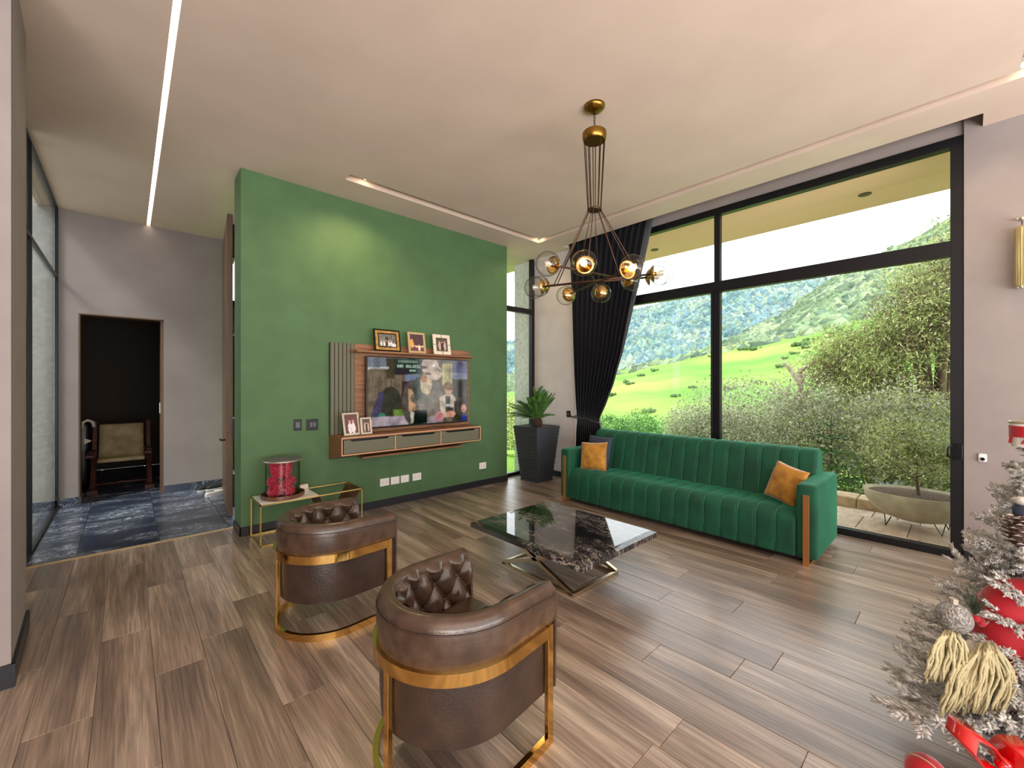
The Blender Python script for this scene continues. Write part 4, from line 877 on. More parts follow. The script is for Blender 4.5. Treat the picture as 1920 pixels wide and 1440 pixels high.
def word(s, cx, cy, c):
    for ch_ in s:
        for i_ in range(15):
            if F3[ch_][i_] == '1':
                r_, c_ = cy+i_//3, cx+i_ % 3
                if 0 <= r_ < H_ and 0 <= c_ < W_: img[r_, c_] = L(c)
        cx += 4
word('AND WALKERS', 50, 10, (196, 214, 200))
for xq in range(52, 88, 2): img[3:7, xq] = np.array(L((170, 196, 176)))*(.6+.4*random.random())
img[18:21, 72:84] = L((150, 190, 170))
put((abs(T-(.16-.8*(X_)*.16-.0)) < .008) & (X_ < .18), (230, 230, 226), .02)
put((abs(T-.155) < .008) & (X_ < .18), (190, 186, 180), .02); put((abs(X_-.795) < .004) & (T < .38) & (T > .08), (110, 110, 110), .02)
sm_ = img.copy()
for ax_ in (0, 1): sm_ = (np.roll(sm_, 1, ax_)+2*sm_+np.roll(sm_, -1, ax_))/4
lf = np.array([[noise.noise(Vector((x*.09, y*.09, 0)))+.6*noise.noise(Vector((x*.35, y*.35, 5))) for x in range(W_)] for y in range(H_)])
sm_ *= (1+.55*lf)[..., None]; tx_ = np.zeros((H_, W_), bool); tx_[3:22, 48:96] = True
img = np.where(tx_[..., None], img, np.clip(sm_, 0, 1)); img = np.clip(img*1.05-.01, 0, 1)
tv = thing('television', (2.666, 4.57, .94), 'large flat television showing an outdoor crowd scene, mounted on the wood panel', 'television')
vx0, vx1, vz0, vz1, vy = 1.966, 3.366, .945, 1.765, 4.54
MB().box(vx0, vx1, vy, 4.59, vz0, vz1).build('casing', 'tv_bezel', tv, bevel=.003)
MB().box(2.4, 2.95, 4.59, 4.625, 1.2, 1.5).build('mount', 'black_plastic', tv)
def imgmesh(name, im, P, U_, V_, m, parent):
    h, w_ = im.shape[:2]; P, U_, V_ = map(np.array, (P, U_, V_)); jj, ii = np.mgrid[0:h+1, 0:w_+1]; V = P+(ii/w_)[..., None]*U_+(1-jj/h)[..., None]*V_; V = V.reshape(-1, 3)
    a = (np.arange(h)[:, None]*(w_+1)+np.arange(w_)[None]).ravel(); Fq = np.stack([a+w_+1, a+w_+2, a+1, a], 1); return rawmesh(name, V, Fq, m, im.reshape(-1, 3), parent)
imgmesh('screen', img, (vx0+.01, vy-.002, vz0+.018), (vx1-vx0-.02, 0, 0), (0, 0, vz1-vz0-.028), 'tv_screen', tv)
# picture frames
def picim(kind, w_=22, h_=28):
    im = np.zeros((h_, w_, 3)); Tn, Xn = np.mgrid[0:h_, 0:w_]; Tn = Tn/h_; Xn = Xn/w_; n_ = rng.random((h_, w_))
    def E(cx, cy, rx, ry, c): m = ((Xn-cx)/rx)**2+((Tn-cy)/ry)**2 < 1; im[m] = np.array(L(c))*(.8+.4*n_[m])[:, None]
    if kind == 'group':
        im[:] = np.array(L((120, 116, 110)))*(.3+1.1*n_)[..., None]
        for x in (.12, .28, .42, .56, .7): E(x, .74, .06, .2, (220, 214, 206) if x != .42 else (60, 50, 50)); E(x, .50, .04, .05, (200, 160, 140))
        E(.86, .86, .14, .18, (230, 214, 220)); E(.45, .3, .1, .16, (60, 66, 60))
    elif kind == 'night':
        im[:] = np.array(L((84, 62, 66)))*(.8+.4*n_)[..., None]; E(.1, .55, .14, .28, (230, 160, 90))
        for x in (.2, .36, .5, .64, .78, .92): E(x, .72, .06, .1, (240, 200, 160)); E(x, .86, .07, .14, (120, 70, 70))
        E(.64, .8, .06, .2, (255, 236, 220))
    elif kind == 'pair':
        im[:] = np.array(L((96, 84, 72)))*(.3+1.2*n_)[..., None]
        for x in (.28, .5, .74): E(x, .6, .11, .32, (60, 48, 44) if x == .5 else (196, 170, 160)); E(x, .30, .06, .07, (206, 166, 140))
    else:
        im[:] = np.array(L((110, 66, 64)))*(.6+.6*n_)[..., None]
        for x in (.35, .62): E(x, .7, .16, .3, (228, 220, 220)); E(x, .35, .08, .09, (200, 156, 140))
    return np.clip(im, 0, 1)
def pframe(cx, cy, z, w_, h_, lean, rz, fm, fw, kind, label, group, inner=None, split=False, stand=False):
    t = thing('photo_frame', (0, 0, 0), label, 'photo frame', group)
    def bx(*b): return MB().box(*b)
    fr = MB().box(-w_/2, w_/2, -.008, .008, 0, fw).box(-w_/2, w_/2, -.008, .008, h_-fw, h_).box(-w_/2, -w_/2+fw, -.008, .008, fw, h_-fw).box(w_/2-fw, w_/2, -.008, .008, fw, h_-fw)
    fr.build('border', fm, t, bevel=.002)
    f2 = fw
    if inner:
        iw = inner[1]; MB().box(-w_/2+fw, w_/2-fw, -.011, .004, fw, fw+iw).box(-w_/2+fw, w_/2-fw, -.011, .004, h_-fw-iw, h_-fw).box(-w_/2+fw, -w_/2+fw+iw, -.011, .004, fw+iw, h_-fw-iw).box(w_/2-fw-iw, w_/2-fw, -.011, .004, fw+iw, h_-fw-iw).build('inner_border', inner[0], t); f2 = fw+iw
        MB().box(-w_/2+f2, w_/2-f2, -.006, .002, f2, h_-f2).build('mount', 'black_plastic', t); f3 = f2+.012
    else: f3 = f2; MB().box(-w_/2+f2, w_/2-f2, -.002, .004, f2, h_-f2).build('backing', 'black_plastic', t)
    if split: MB().box(-.003, .003, -.0095, -.008, 0, fw).box(-.003, .003, -.0095, -.008, h_-fw, h_).box(-w_/2, -w_/2+fw, -.0095, -.008, h_*.48, h_*.5).box(w_/2-fw, w_/2, -.0095, -.008, h_*.48, h_*.5).build('groove', 'black_plastic', t)
    im = picim(kind, 28 if w_ > h_ else 22, 22 if w_ > h_ else 28)
    imgmesh('photograph', im, (-w_/2+f3, -.0075 if inner else -.003, f3), (w_-2*f3, 0, 0), (0, 0, h_-2*f3), 'photo', t)
    if stand: MB().hexa([(-.02, .05, -.0), (.02, .05, 0), (.02, .055, 0), (-.02, .055, 0)], [(-.02, .006, h_*.7), (.02, .006, h_*.7), (.02, .01, h_*.7), (-.02, .01, h_*.7)]).build('stand', fm, t)
    t.location = (cx, cy, z); t.rotation_euler = (-lean, 0, rz); return t
G = 'photo frames on the top shelf'
pframe(2.215, 4.53, 1.825, .325, .26, .16, 0, 'black_plastic', .018, 'group', 'wide black and gold photo frame, leftmost on the top shelf', G, inner=('gold_frame', .028))
pframe(2.60, 4.53, 1.825, .235, .26, .16, 0, 'tan_frame', .027, 'night', 'tan photo frame with dark night picture, middle of the top shelf', G)
pframe(2.96, 4.53, 1.825, .255, .26, .16, 0, 'cream_frame', .042, 'pair', 'cream photo frame with split corners, rightmost on the top shelf', G, split=True)
pframe(1.77, 4.45, .901, .19, .245, .22, math.radians(8), 'silver_frame', .022, 'kids', 'larger tilted photo frame on the cabinet before the slats', 'photo frames on the cabinet', stand=True)
pframe(1.925, 4.44, .901, .125, .185, .2, math.radians(2), 'silver_frame', .02, 'pair', 'smaller photo frame on the cabinet at the television corner', 'photo frames on the cabinet', stand=True)
# switches and sockets
def plate(name, xa, xb, za, zb, m, label, group, det):
    t = thing(name, ((xa+xb)/2, YW, za), label, 'switch' if 'switch' in name else 'socket', group)
    MB().box(xa, xb, YW-.011, YW, za, zb).build('plate', m, t, bevel=.003)
    for (fx0, fx1, fz0, fz1) in det: MB().box(xa+(xb-xa)*fx0, xa+(xb-xa)*fx1, YW-.0125, YW-.011, za+(zb-za)*fz0, za+(zb-za)*fz1).build('rocker' if 'switch' in name else 'outlet', 'grey_plastic' if m == 'black_plastic' else 'cream_frame', t)
plate('wall_switch', 1.25, 1.325, .97, 1.085, 'black_plastic', 'narrow black wall switch, left of the pair on green wall', 'black wall switches', [(.25, .75, .25, .75)])
plate('wall_switch', 1.372, 1.487, .965, 1.08, 'black_plastic', 'wide black wall switch, nearer the slatted panel', 'black wall switches', [(.3, .5, .3, .7), (.58, .78, .3, .7)])
lb = ['farthest left', 'second from left', 'third from left', 'fourth from left']
for i, (xa, xb) in enumerate(((2.18, 2.295), (2.315, 2.428), (2.447, 2.557), (2.607, 2.727))):
    plate('wall_socket', xa, xb, .243, .332, 'white_plastic', 'white wall socket low on green wall, %s of the four in a row' % lb[i], 'white sockets under the cabinet', [(.2, .4, .3, .7), (.6, .8, .3, .7)] if i in (0, 3) else [(.42, .58, .4, .6)])
plate('wall_socket', 3.66, 3.782, .242, .332, 'white_plastic', 'single white wall socket near the right end of green wall', 'white sockets', [(.2, .4, .3, .7), (.6, .8, .3, .7)])
t = thing('wall_switch', (4.97, 4.12, .95), 'black switch on the pale wall left of the curtain', 'switch'); MB().box(4.957, 4.97, 4.085, 4.155, .945, 1.04).build('plate', 'black_plastic', t, bevel=.003); MB().box(4.955, 4.957, 4.105, 4.135, .97, 1.015).build('rocker', 'grey_plastic', t)
# white wall bell
t = thing('wall_sensor', (5.03, -.088, .83), 'small white rounded wall sensor with grey ring on right wall', 'sensor')
MB().rbox(5.006, 5.03, -.112, -.064, .828, .895, .012).build('body', 'white_plastic', t, smooth=True); MB().lathe([(.015, 0), (.015, .003), (.009, .003), (.009, 0)], (5.006, -.088, .852), 20, axis=(-1, 0, 0)).build('ring', 'grey_plastic', t)
# gold tassel on the right wall
t = thing('gold_tassel', (4.96, -.285, 2.15), 'long gold tassel hanging from a small silver peg on right wall', 'tassel')
n = 20; mb = MB(); vs = []
prof_t = [(.03, 2.185), (.037, 2.20), (.037, 2.4), (.036, 2.6), (.032, 2.63), (.012, 2.645)]
for r, z in prof_t:
    for k in range(36): rr = r*(1+.06*(k % 2)); vs.append((4.96+rr*math.cos(2*PI*k/36), -.285+rr*math.sin(2*PI*k/36), z))
mb.add(vs, [(i*36+k, i*36+(k+1) % 36, (i+1)*36+(k+1) % 36, (i+1)*36+k) for i in range(5) for k in range(36)]).build('tassel_body', 'gold_tassel', t)
mb = MB(); [mb.sphere((4.96+.022*math.cos(k), -.285+.022*math.sin(k), 2.18), .012, 8, 6) for k in range(6)]; mb.build('bead', 'silver_frame', t, smooth=True)
MB().lathe([(.013, -.002), (.016, 0), (.013, .002), (.010, 0)], (4.96, -.285, 2.665), 16, axis=(0, 1, .1)).build('ring', 'dark_bronze', t)
MB().tube([(5.03, -.29, 2.70), (4.955, -.285, 2.695)], .008, 8).sphere((4.95, -.285, 2.697), .014, 10, 8).sphere((4.965, -.262, 2.70), .011, 10, 8).build('peg', 'silver_frame', t, smooth=True)

# ================================================================ CURTAIN
cu = thing('curtain', (4.92, 3.4, 0), 'long black curtain gathered by a tieback at the left of window', 'curtain')
def ip(z, tab):
    for (z0, y0), (z1, y1) in zip(tab, tab[1:]):
        if z <= z1: t_ = (z-z0)/(z1-z0); return y0+(y1-y0)*t_
    return tab[-1][1]
RT = [(0, 3.36), (.5, 3.40), (.86, 3.50), (.93, 3.53), (1.0, 3.50), (1.15, 3.42), (1.45, 3.28), (1.9, 3.13), (2.5, 2.98), (3.05, 2.84), (3.66, 2.69)]
LT = [(0, 3.98), (.86, 3.93), (.93, 3.92), (1.0, 3.93), (1.6, 3.98), (2.5, 4.03), (3.66, 4.075)]
def cf(u, v):
    z = 3.66*v+.015*(1-v); yl = ip(z, LT); yr = ip(z, RT); wd = yl-yr; y = yl+(yr-yl)*u
    amp = .035+.02*(v)-.02*math.exp(-((z-.93)/.12)**2); ph = 2*PI*13*u+1.2*math.sin(3*v+5*u)
    return (4.925+amp*math.sin(ph)*.8, y+.012*math.cos(ph), z)
MB().grid(cf, 260, 70).build('drape', 'curtain', cu, smooth=True)
MB().tube([(4.985, 3.97, .98), (4.90, 3.96, .955), (4.862, 3.84, .95), (4.858, 3.7, .945), (4.868, 3.58, .915), (4.90, 3.51, .90), (4.97, 3.53, .90)], .022, 8, flat=.5).build('tieback', 'curtain', cu, smooth=True)
MB().tube([(4.97, 4.03, .955), (4.93, 4.03, .955), (4.925, 4.0, .95), (4.93, 3.97, .955)], .008, 8).sphere((4.925, 4.045, .965), .015, 8, 6).build('hook', 'black_plastic', cu, smooth=True)
MB().box(4.90, 4.95, 2.6, 4.08, 3.66, 3.69).build('track', 'white_plastic', cu)

# ================================================================ POTTED CYCAD
pc = (4.56, 4.41)
pt = thing('plant_pot', (pc[0], pc[1], 0), 'tall tapered square black ribbed planter beside the slit window', 'planter')
rows = 17; H0 = .82; mb = MB()
def half(z): return .162+(.245-.162)*z/H0
for i in range(rows):
    z0, z1 = H0*i/rows, H0*(i+1)/rows; a0 = half(z0)+.009; a1 = half(z1)+.001; j = random.uniform(-.0015, .0015)
    R0 = a0+j; R1 = a1+j
    mb.hexa([(pc[0]-R0, pc[1]-R0, z0), (pc[0]+R0, pc[1]-R0, z0), (pc[0]+R0, pc[1]+R0, z0), (pc[0]-R0, pc[1]+R0, z0)], [(pc[0]-R1, pc[1]-R1, z1-.006), (pc[0]+R1, pc[1]-R1, z1-.006), (pc[0]+R1, pc[1]+R1, z1-.006), (pc[0]-R1, pc[1]+R1, z1-.006)])
    if i == rows-1: top = R1
a0 = half(0)-.004; a1 = half(H0)-.006
mb.hexa([(pc[0]-a0, pc[1]-a0, .0), (pc[0]+a0, pc[1]-a0, 0), (pc[0]+a0, pc[1]+a0, 0), (pc[0]-a0, pc[1]+a0, 0)], [(pc[0]-a1, pc[1]-a1, H0-.05), (pc[0]+a1, pc[1]-a1, H0-.05), (pc[0]+a1, pc[1]+a1, H0-.05), (pc[0]-a1, pc[1]+a1, H0-.05)])
mb.build('ribbed_body', 'pot_black', pt)
q = .249; mb = MB().box(pc[0]-q, pc[0]+q, pc[1]-q, pc[1]-q+.03, H0-.03, H0).box(pc[0]-q, pc[0]+q, pc[1]+q-.03, pc[1]+q, H0-.03, H0).box(pc[0]-q, pc[0]-q+.03, pc[1]-q+.03, pc[1]+q-.03, H0-.03, H0).box(pc[0]+q-.03, pc[0]+q, pc[1]-q+.03, pc[1]+q-.03, H0-.03, H0); mb.build('rim', 'pot_black', pt)
MB().box(pc[0]-.215, pc[0]+.215, pc[1]-.215, pc[1]+.215, H0-.02, H0-.008).build('soil', 'soil', pt)
cy = thing('cycad', (pc[0], pc[1], H0-.01), 'green cycad palm with stiff feathery fronds growing from black pot', 'plant')
cc = Vector((pc[0]-.02, pc[1]-.04, H0))
MB().sphere((cc.x, cc.y, H0+.05), .075, 14, 10, sz=1.1).build('trunk', 'cycas_trunk', cy, smooth=True)
for k in range(44):
    an = k*2.39996; el = math.radians(6+76*((k*0.3717+.13) % 1)**.85); ln = .46+.10*random.random(); d = Vector((math.cos(an)*math.cos(el), math.sin(an)*math.cos(el), math.sin(el))); base = cc+Vector((0, 0, .09))
    mx_ = min((4.94-base.x)/max(1e-3, d.x) if d.x > 0 else 9, (4.83-base.y)/max(1e-3, d.y) if d.y > 0 else 9)
    ln = min(ln, mx_)
    pts = [base+d*ln*s_-Vector((0, 0, .10*s_*s_*math.cos(el))) for s_ in (0, .25, .5, .75, 1)]
    mb = MB().tube(pts, [.006, .005, .004, .003, .001], 5, cap=False); sdv = d.cross(Vector((0, 0, 1))); sdv = sdv.normalized() if sdv.length > .05 else Vector((1, 0, 0))
    nrm = sdv.cross(d).normalized()
    for j in range(5, 30):
        f = j/30; i0 = min(3, int(f*4)); p = pts[i0].lerp(pts[i0+1], f*4-i0); ll = .095*math.sin(PI*min(1, f*.8+.14))**.7*(1.05-.35*f)
        for sg in (-1, 1):
            e = p+(sdv*sg*.75+d*.75+nrm*.2)*ll; wv = d*.009
            mb.add([p-wv, p+wv, p.lerp(e, .7)+wv*.8, e, p.lerp(e, .7)-wv*.8], [(0, 1, 2, 3, 4)])
    mb.build('frond', 'cycas', cy)

# ================================================================ CHANDELIER
hx, hy = 2.545, 1.865
ch_ = thing('chandelier', (hx, hy, CZ), 'bronze chandelier with crossing bars and clear glass globes', 'chandelier')
MB().lathe([(.001, -.05), (.03, -.046), (.06, -.03), (.075, -.016), (.078, 0)], (hx, hy, CZ), 28).build('ceiling_rose', 'antique_brass', ch_, smooth=True)
mb = MB()
for i in range(7):
    z = CZ-.055-i*.022; mb.tube([(hx+(.007 if i % 2 else 0)*math.cos(a), hy+(0 if i % 2 else .007)*math.cos(a), z+.014*math.sin(a)) for a in [k*PI/4 for k in range(9)]], .0022, 5)
mb.build('chain', 'dark_bronze', ch_)
MB().lathe([(.001, -.012), (.075, -.012), (.082, -.006), (.088, .02), (.088, .05), (.082, .056), (.001, .06)], (hx, hy, 3.26), 32).build('upper_disc', 'antique_brass', ch_, smooth='auto')
MB().lathe([(.001, 0), (.052, 0), (.054, .006), (.052, .012), (.001, .012)], (hx, hy, 2.735), 24).build('lower_disc', 'dark_bronze', ch_, smooth='auto')
fwd = Vector((.6769, .7361, 0)); rgt = Vector((.7361, -.6769, 0)); HC = Vector((hx, hy, 0))
def hp(l, d, z): p = HC+rgt*l+fwd*d; return Vector((p.x, p.y, z))
ends = [((-.374, -.33, 2.245), (.37, .336, 2.30)), ((-.435, .11, 2.19), (.445, -.14, 2.235)), ((-.39, .26, 2.235), (.475, .04, 2.255)), ((-.15, .47, 2.205), (.155, -.44, 2.19)), ((-.155, -.44, 2.22), (.15, .47, 2.225))]
mid = (0, 0, 2.225); lit = [(3, 1), (4, 0)]
for bi, (a_, b_) in enumerate(ends):
    A, B = hp(*a_), hp(*b_); M_ = (A+B)/2
    MB().tube([A.lerp(M_, .12), B.lerp(M_, .12)], .008, 8).build('arm', 'dark_bronze', ch_, smooth=True)
    for ei, (E_, O_) in enumerate(((A, B), (B, A))):
        d = (E_-O_).normalized(); G_ = E_
        gl_ = MB().sphere(G_, .083, 28, 18).build('globe', GLG, ch_, smooth=True)
        c0 = G_-d*.078; MB().lathe([(.006, -.004), (.02, -.002), (.045, .012), (.060, .026), (.058, .028), (.043, .016), (.018, .004), (.001, .003)], c0, 22, axis=d).build('cup', 'brass', gl_, smooth=True)
        MB().tube([c0, c0+d*.045], .014, 12).build('bulb_socket', 'antique_brass', gl_, smooth='auto')
        on = (bi, ei) in lit
        MB().lathe([(.008, 0), (.014, .012), (.021, .03), (.018, .048), (.001, .056)], c0+d*.045, 14, axis=d).build('bulb', 'bulb' if on else 'bulb_off', gl_, smooth=True)
        if on:
            light('chandelier_bulb_light', 'POINT', c0+d*.075, 7, (1, .74, .42), shadow_soft_size=.02)
        # suspension rods
        P1 = E_.lerp(O_, .16)
        an = math.atan2((P1-HC).y, (P1-HC).x); q1 = Vector((hx+.048*math.cos(an), hy+.048*math.sin(an), 2.735)); q0 = Vector((hx+.075*math.cos(an), hy+.075*math.sin(an), 3.25)); an2 = an
        MB().tube([q0, q1+Vector((0, 0, .01)), q1, P1], .0036, 6).build('rod', 'dark_bronze', ch_, smooth=True)

# ================================================================ FLOCKED CHRISTMAS TREE
TX, TY = 2.5, -.25
tr = thing('christmas_tree', (TX, TY, 0), 'snow-flocked artificial christmas tree at the right edge of the room', 'tree')
MB().tube([(TX, TY, .02), (TX, TY, 1.25)], [.03, .008], 10).build('trunk', 'tree_trunk', tr, smooth=True)
mb = MB()
for k in range(4): a = k*PI/2+.4; mb.tube([(TX, TY, .12), (TX+.22*math.cos(a), TY+.22*math.sin(a), .012)], .012, 6)
mb.build('stand', 'black_metal', tr)
def branch_mesh(seed):
    r_ = np.random.default_rng(seed); V = []; Fq = []
    def needle(p, d, ln, w_):
        d = d/np.linalg.norm(d); u = np.cross(d, [0.3, .2, .9]); u /= np.linalg.norm(u); v = np.cross(d, u); b0 = len(V)
        pm = p+d*ln*.55
        for a in (0, 2.094, 4.189): V.append(p+(u*math.cos(a)+v*math.sin(a))*w_*.6)
        for a in (0, 2.094, 4.189): V.append(pm+(u*math.cos(a)+v*math.sin(a))*w_)
        V.append(p+d*ln)
        for i in range(3): j = (i+1) % 3; Fq.extend([(b0+i, b0+j, b0+3+j), (b0+i, b0+3+j, b0+3+i), (b0+3+i, b0+3+j, b0+6)])
    def spray(p0, p1, n, ln, w_):
        d = p1-p0; L_ = np.linalg.norm(d); d = d/L_
        for i in range(n):
            f = (i+r_.random())/n; q = p0+d*L_*f; o = r_.normal(size=3); o -= d*o.dot(d); o /= np.linalg.norm(o); o[2] = abs(o[2])*.7 if r_.random() < .6 else o[2]
            needle(q, d*(.75+.4*f)+o*.75, ln*(.7+.5*r_.random())*(1-.25*f), w_*(.7+.6*r_.random()))
        needle(p1-d*.01, d, ln, w_)
    P0 = np.array([0., 0, 0]); P1 = np.array([.5, 0, .05])
    spray(P0+(P1-P0)*.25, P1, 90, .036, .0044)
    for i in range(8):
        f = .22+.72*i/8; q = P0+(P1-P0)*f
        for sg in (-1, 1):
            ln = .17*(1.15-f)+.03; e = q+np.array([ln*.75, sg*ln*.62, r_.normal()*.03+.015]); spray(q, e, int(22+ln*230), .036, .0044)
    return np.array(V), np.array(Fq)
vars_ = []
for k in range(4):
    V, Fq = branch_mesh(40+k); o = rawmesh('branch', V, Fq, 'flock', None, None, org=(0, 0, 0)); st_ = o; vars_.append(o); o.parent = tr
def place_branch(o, p0, tip, roll=0):
    p0 = Vector(p0); d = Vector(tip)-p0; o.location = p0-Vector((TX, TY, 0)); x = d.normalized(); z = (Vector((0, 0, 1))-x*x.z).normalized(); y = z.cross(x)
    M = Matrix((x, y, z)).transposed() @ Matrix.Rotation(roll, 3, 'X'); o.rotation_euler = M.to_euler(); s_ = d.length/.5; o.scale = (s_, max(.75, s_), max(.8, s_))
specs = []
def cp(u, v, d): l = (u-960)*d/783; z = 1.45-(v-720)*d/783; return (d*.6769+l*.7361, d*.7361-l*.6769, z)
for tip in ((2.405, -.005, .80), (2.05, .13, .34), (1.95, .16, .235), (2.13, .10, .42), (2.20, .02, .30), (2.12, -.02, .22), (2.30, .03, .56), (2.47, -.02, .70), (2.25, -.10, .40), (2.62, -.02, .60)):
    specs.append(((TX, TY, tip[2]+.0), tip))
k = 0
for zl in np.linspace(.16, 1.16, 11):
    nb = int(10-4*zl/1.5); R_ = .50*(1-zl/1.35)+.06
    for i in range(nb):
        a = i*2*PI/nb+zl*7.3; specs.append(((TX, TY, zl-.03), (TX+R_*math.cos(a), TY+R_*math.sin(a), zl+.04)))
for i, (p0, tip) in enumerate(specs):
    o = vars_[i] if i < 4 else vars_[i % 4].copy()
    if i >= 4: COL.objects.link(o); o.parent = tr
    place_branch(o, p0, tip, random.uniform(-.3, .3))
G = 'ornaments on the christmas tree'
# glitter bauble
bq = Vector(cp(1788, 1158, 1.42)); t = thing('bauble', (bq.x, bq.y, bq.z-.05), 'round silver glitter bauble on the tree above the yarn hair', 'ornament', G)
MB().sphere(bq, .048, 24, 16, sz=1.05).build('ball', 'glitter_silver', t, smooth=True); MB().lathe([(.012, 0), (.012, .018), (.002, .022)], (bq.x, bq.y, bq.z+.047), 10).build('cap', 'silver_frame', t)
# gnome doll : hat, yarn hair, face, body
g0 = Vector(cp(1850, 1190, 1.50))
t = thing('gnome_doll', (g0.x, g0.y, g0.z-.2), 'doll with red velvet hat and long cream yarn hair nestled in the tree', 'doll')
def bl(a, b, n): return [Vector(a).lerp(Vector(b), i/n) for i in range(n+1)]
hp_ = [cp(1872, 1250, 1.52), cp(1885, 1190, 1.53), cp(1890, 1140, 1.53), cp(1905, 1112, 1.52), cp(1950, 1105, 1.50), cp(2000, 1130, 1.50)]
MB().tube(hp_, [.085, .088, .082, .062, .04, .02], 22).build('hat', 'red_velvet', t, smooth=True)
MB().sphere(cp(1845, 1235, 1.50), .062, 18, 12).build('head', 'cream_frame', t, smooth=True)
MB().sphere(cp(1865, 1290, 1.52), .075, 18, 12, sz=1.2).build('body', 'tartan', t, smooth=True)
hr = MB()
for cx_, cy_, n_, wd, ln in ((1783, 1185, 60, 36, 88), (1850, 1213, 110, 62, 116)):
    for i in range(n_):
        du = random.uniform(-1, 1)*wd; dd = random.uniform(-.05, .0); u0 = cx_+du*.25; top_ = cp(u0, cy_-random.uniform(0, 8), 1.44+dd*.5); dr = (-14 if cx_ < 1800 else -26); fl_ = random.uniform(.75, 1.1)
        pts = [top_]
        for q in range(1, 9): f = q/8; pts.append(cp(cx_+du*(.25+.75*min(1, f*2.2))+dr*f*f+3.0*math.sin(f*11+i*1.7), cy_+abs(du)*.12+ln*fl_*f-6*math.sin(PI*min(1, f*2)), 1.42+dd-.01*math.sin(f*PI)))
        hr.tube(pts, [.0040]*8+[.0025], 5)
hr.build('yarn_hair', 'yarn', t, smooth=True)['kind'] = 'stuff'
# glossy red bow
q = Vector(cp(1872, 1425, 1.24)); t = thing('ribbon_bow', tuple(q), 'glossy red ribbon bow low on the tree', 'ornament', G)
def loop(us, d): return [cp(u, v, d+dd) for u, v, dd in us]
for us, wdt in (([(1875, 1428, 0), (1845, 1385, -.02), (1812, 1368, -.03), (1806, 1395, -.05), (1835, 1432, -.04), (1868, 1440, -.02)], .055), ([(1880, 1428, 0), (1905, 1408, -.03), (1945, 1412, -.04), (1960, 1440, -.05), (1920, 1462, -.03), (1885, 1440, -.01)], .055)):
    P_ = [Vector(p) for p in loop(us, 1.24)]; mb = MB(); up = Vector((.35, -.35, .85)).normalized(); vs = []
    N_ = 30
    for i in range(N_+1):
        f = i/N_*(len(P_)-1); j = min(len(P_)-2, int(f)); p = P_[j].lerp(P_[j+1], f-j); wv = Vector((.67, .73, .15))*wdt; vs += [p-wv*.6, p+wv*.9]
    mb.add(vs, [(2*i, 2*i+1, 2*i+3, 2*i+2) for i in range(N_)]).build('loop', 'red_gloss', t, smooth=True, solid=.002)
MB().sphere(cp(1880, 1432, 1.22), .02, 12, 8).build('knot', 'red_gloss', t, smooth=True)
# red velvet ball with pale rim, lower left
q = Vector(cp(1738, 1452, 1.36)); t = thing('bauble', (q.x, q.y, q.z-.05), 'red velvet bauble with pale rim at the bottom left of the tree', 'ornament', G)
MB().sphere(q, .056, 22, 14).build('ball', 'red_velvet', t, smooth=True); ax = Vector((.2, -.9, .1)).normalized()
MB().lathe([(.056, -.003), (.059, 0), (.056, .003)], q, 28, axis=(.9, -.3, .25)).build('rim', 'silver_frame', t, smooth=True)
# pine cone
q = Vector(cp(1908, 1000, 1.30)); t = thing('pine_cone', (q.x, q.y, q.z-.05), 'brown pine cone hanging in the tree above the frosted branch', 'pine cone', G)
mb = MB(); tp_ = MB()
for i in range(54):
    f = i/54; z = -.045+.09*f; a = i*2.39996; r = .034*math.sin(PI*(.12+.8*f))**.8; d = Vector((math.cos(a), math.sin(a), .45)).normalized(); p = q+Vector((0, 0, z)); e = p+d*(r+.008); sdv = Vector((-math.sin(a), math.cos(a), 0))*.009
    mb.add([p-sdv*.3, p+sdv*.3, e+sdv, e-sdv], [(0, 1, 2, 3)]); tp_.add([e-sdv, e+sdv, e+d*.005+Vector((0, 0, .004))], [(0, 1, 2)])
mb.sphere(q, .02, 10, 8, sz=1.8); mb.build('scales', 'cone_brown', t)['kind'] = 'stuff'; tp_.build('scale_tips', 'cone_tip', t)['kind'] = 'stuff'
# patterned red and white drum ornament near the top
q = Vector(cp(1932, 838, 1.5)); t = thing('drum_ornament', (q.x, q.y, q.z), 'red and white patterned drum ornament near the tree top', 'ornament', G)
MB().lathe([(.045, 0), (.050, .085)], q, 28).build('drum', 'white_plastic', t, smooth='auto')
MB().lathe([(.0505, .035), (.0515, .075)], q, 28).build('red_band', 'red_velvet', t); MB().lathe([(.05, .083), (.054, .088), (.05, .093)], q, 28).build('rim', 'silver_frame', t, smooth=True)
for k in range(7): a = k*.9; c, s_ = math.cos(a), math.sin(a); p = q+Vector((.0495*c, .0495*s_, .012)); MB().tube([p, p+Vector((-s_*.012, c*.012, .022))], .004, 5).build('stripe', 'red_velvet', t)
# dark ball with pale ring
q = Vector(cp(1926, 960, 1.32)); t = thing('bauble', (q.x, q.y, q.z-.03), 'dark slate blue bauble with pale collar above the pine cone', 'ornament', G)
MB().sphere(q, .032, 18, 12).build('ball', 'navy_cloth', t, smooth=True); MB().lathe([(.02, .0), (.034, .012), (.02, .024)], q+Vector((0, 0, .02)), 18).build('collar', 'flock', t, smooth=True)
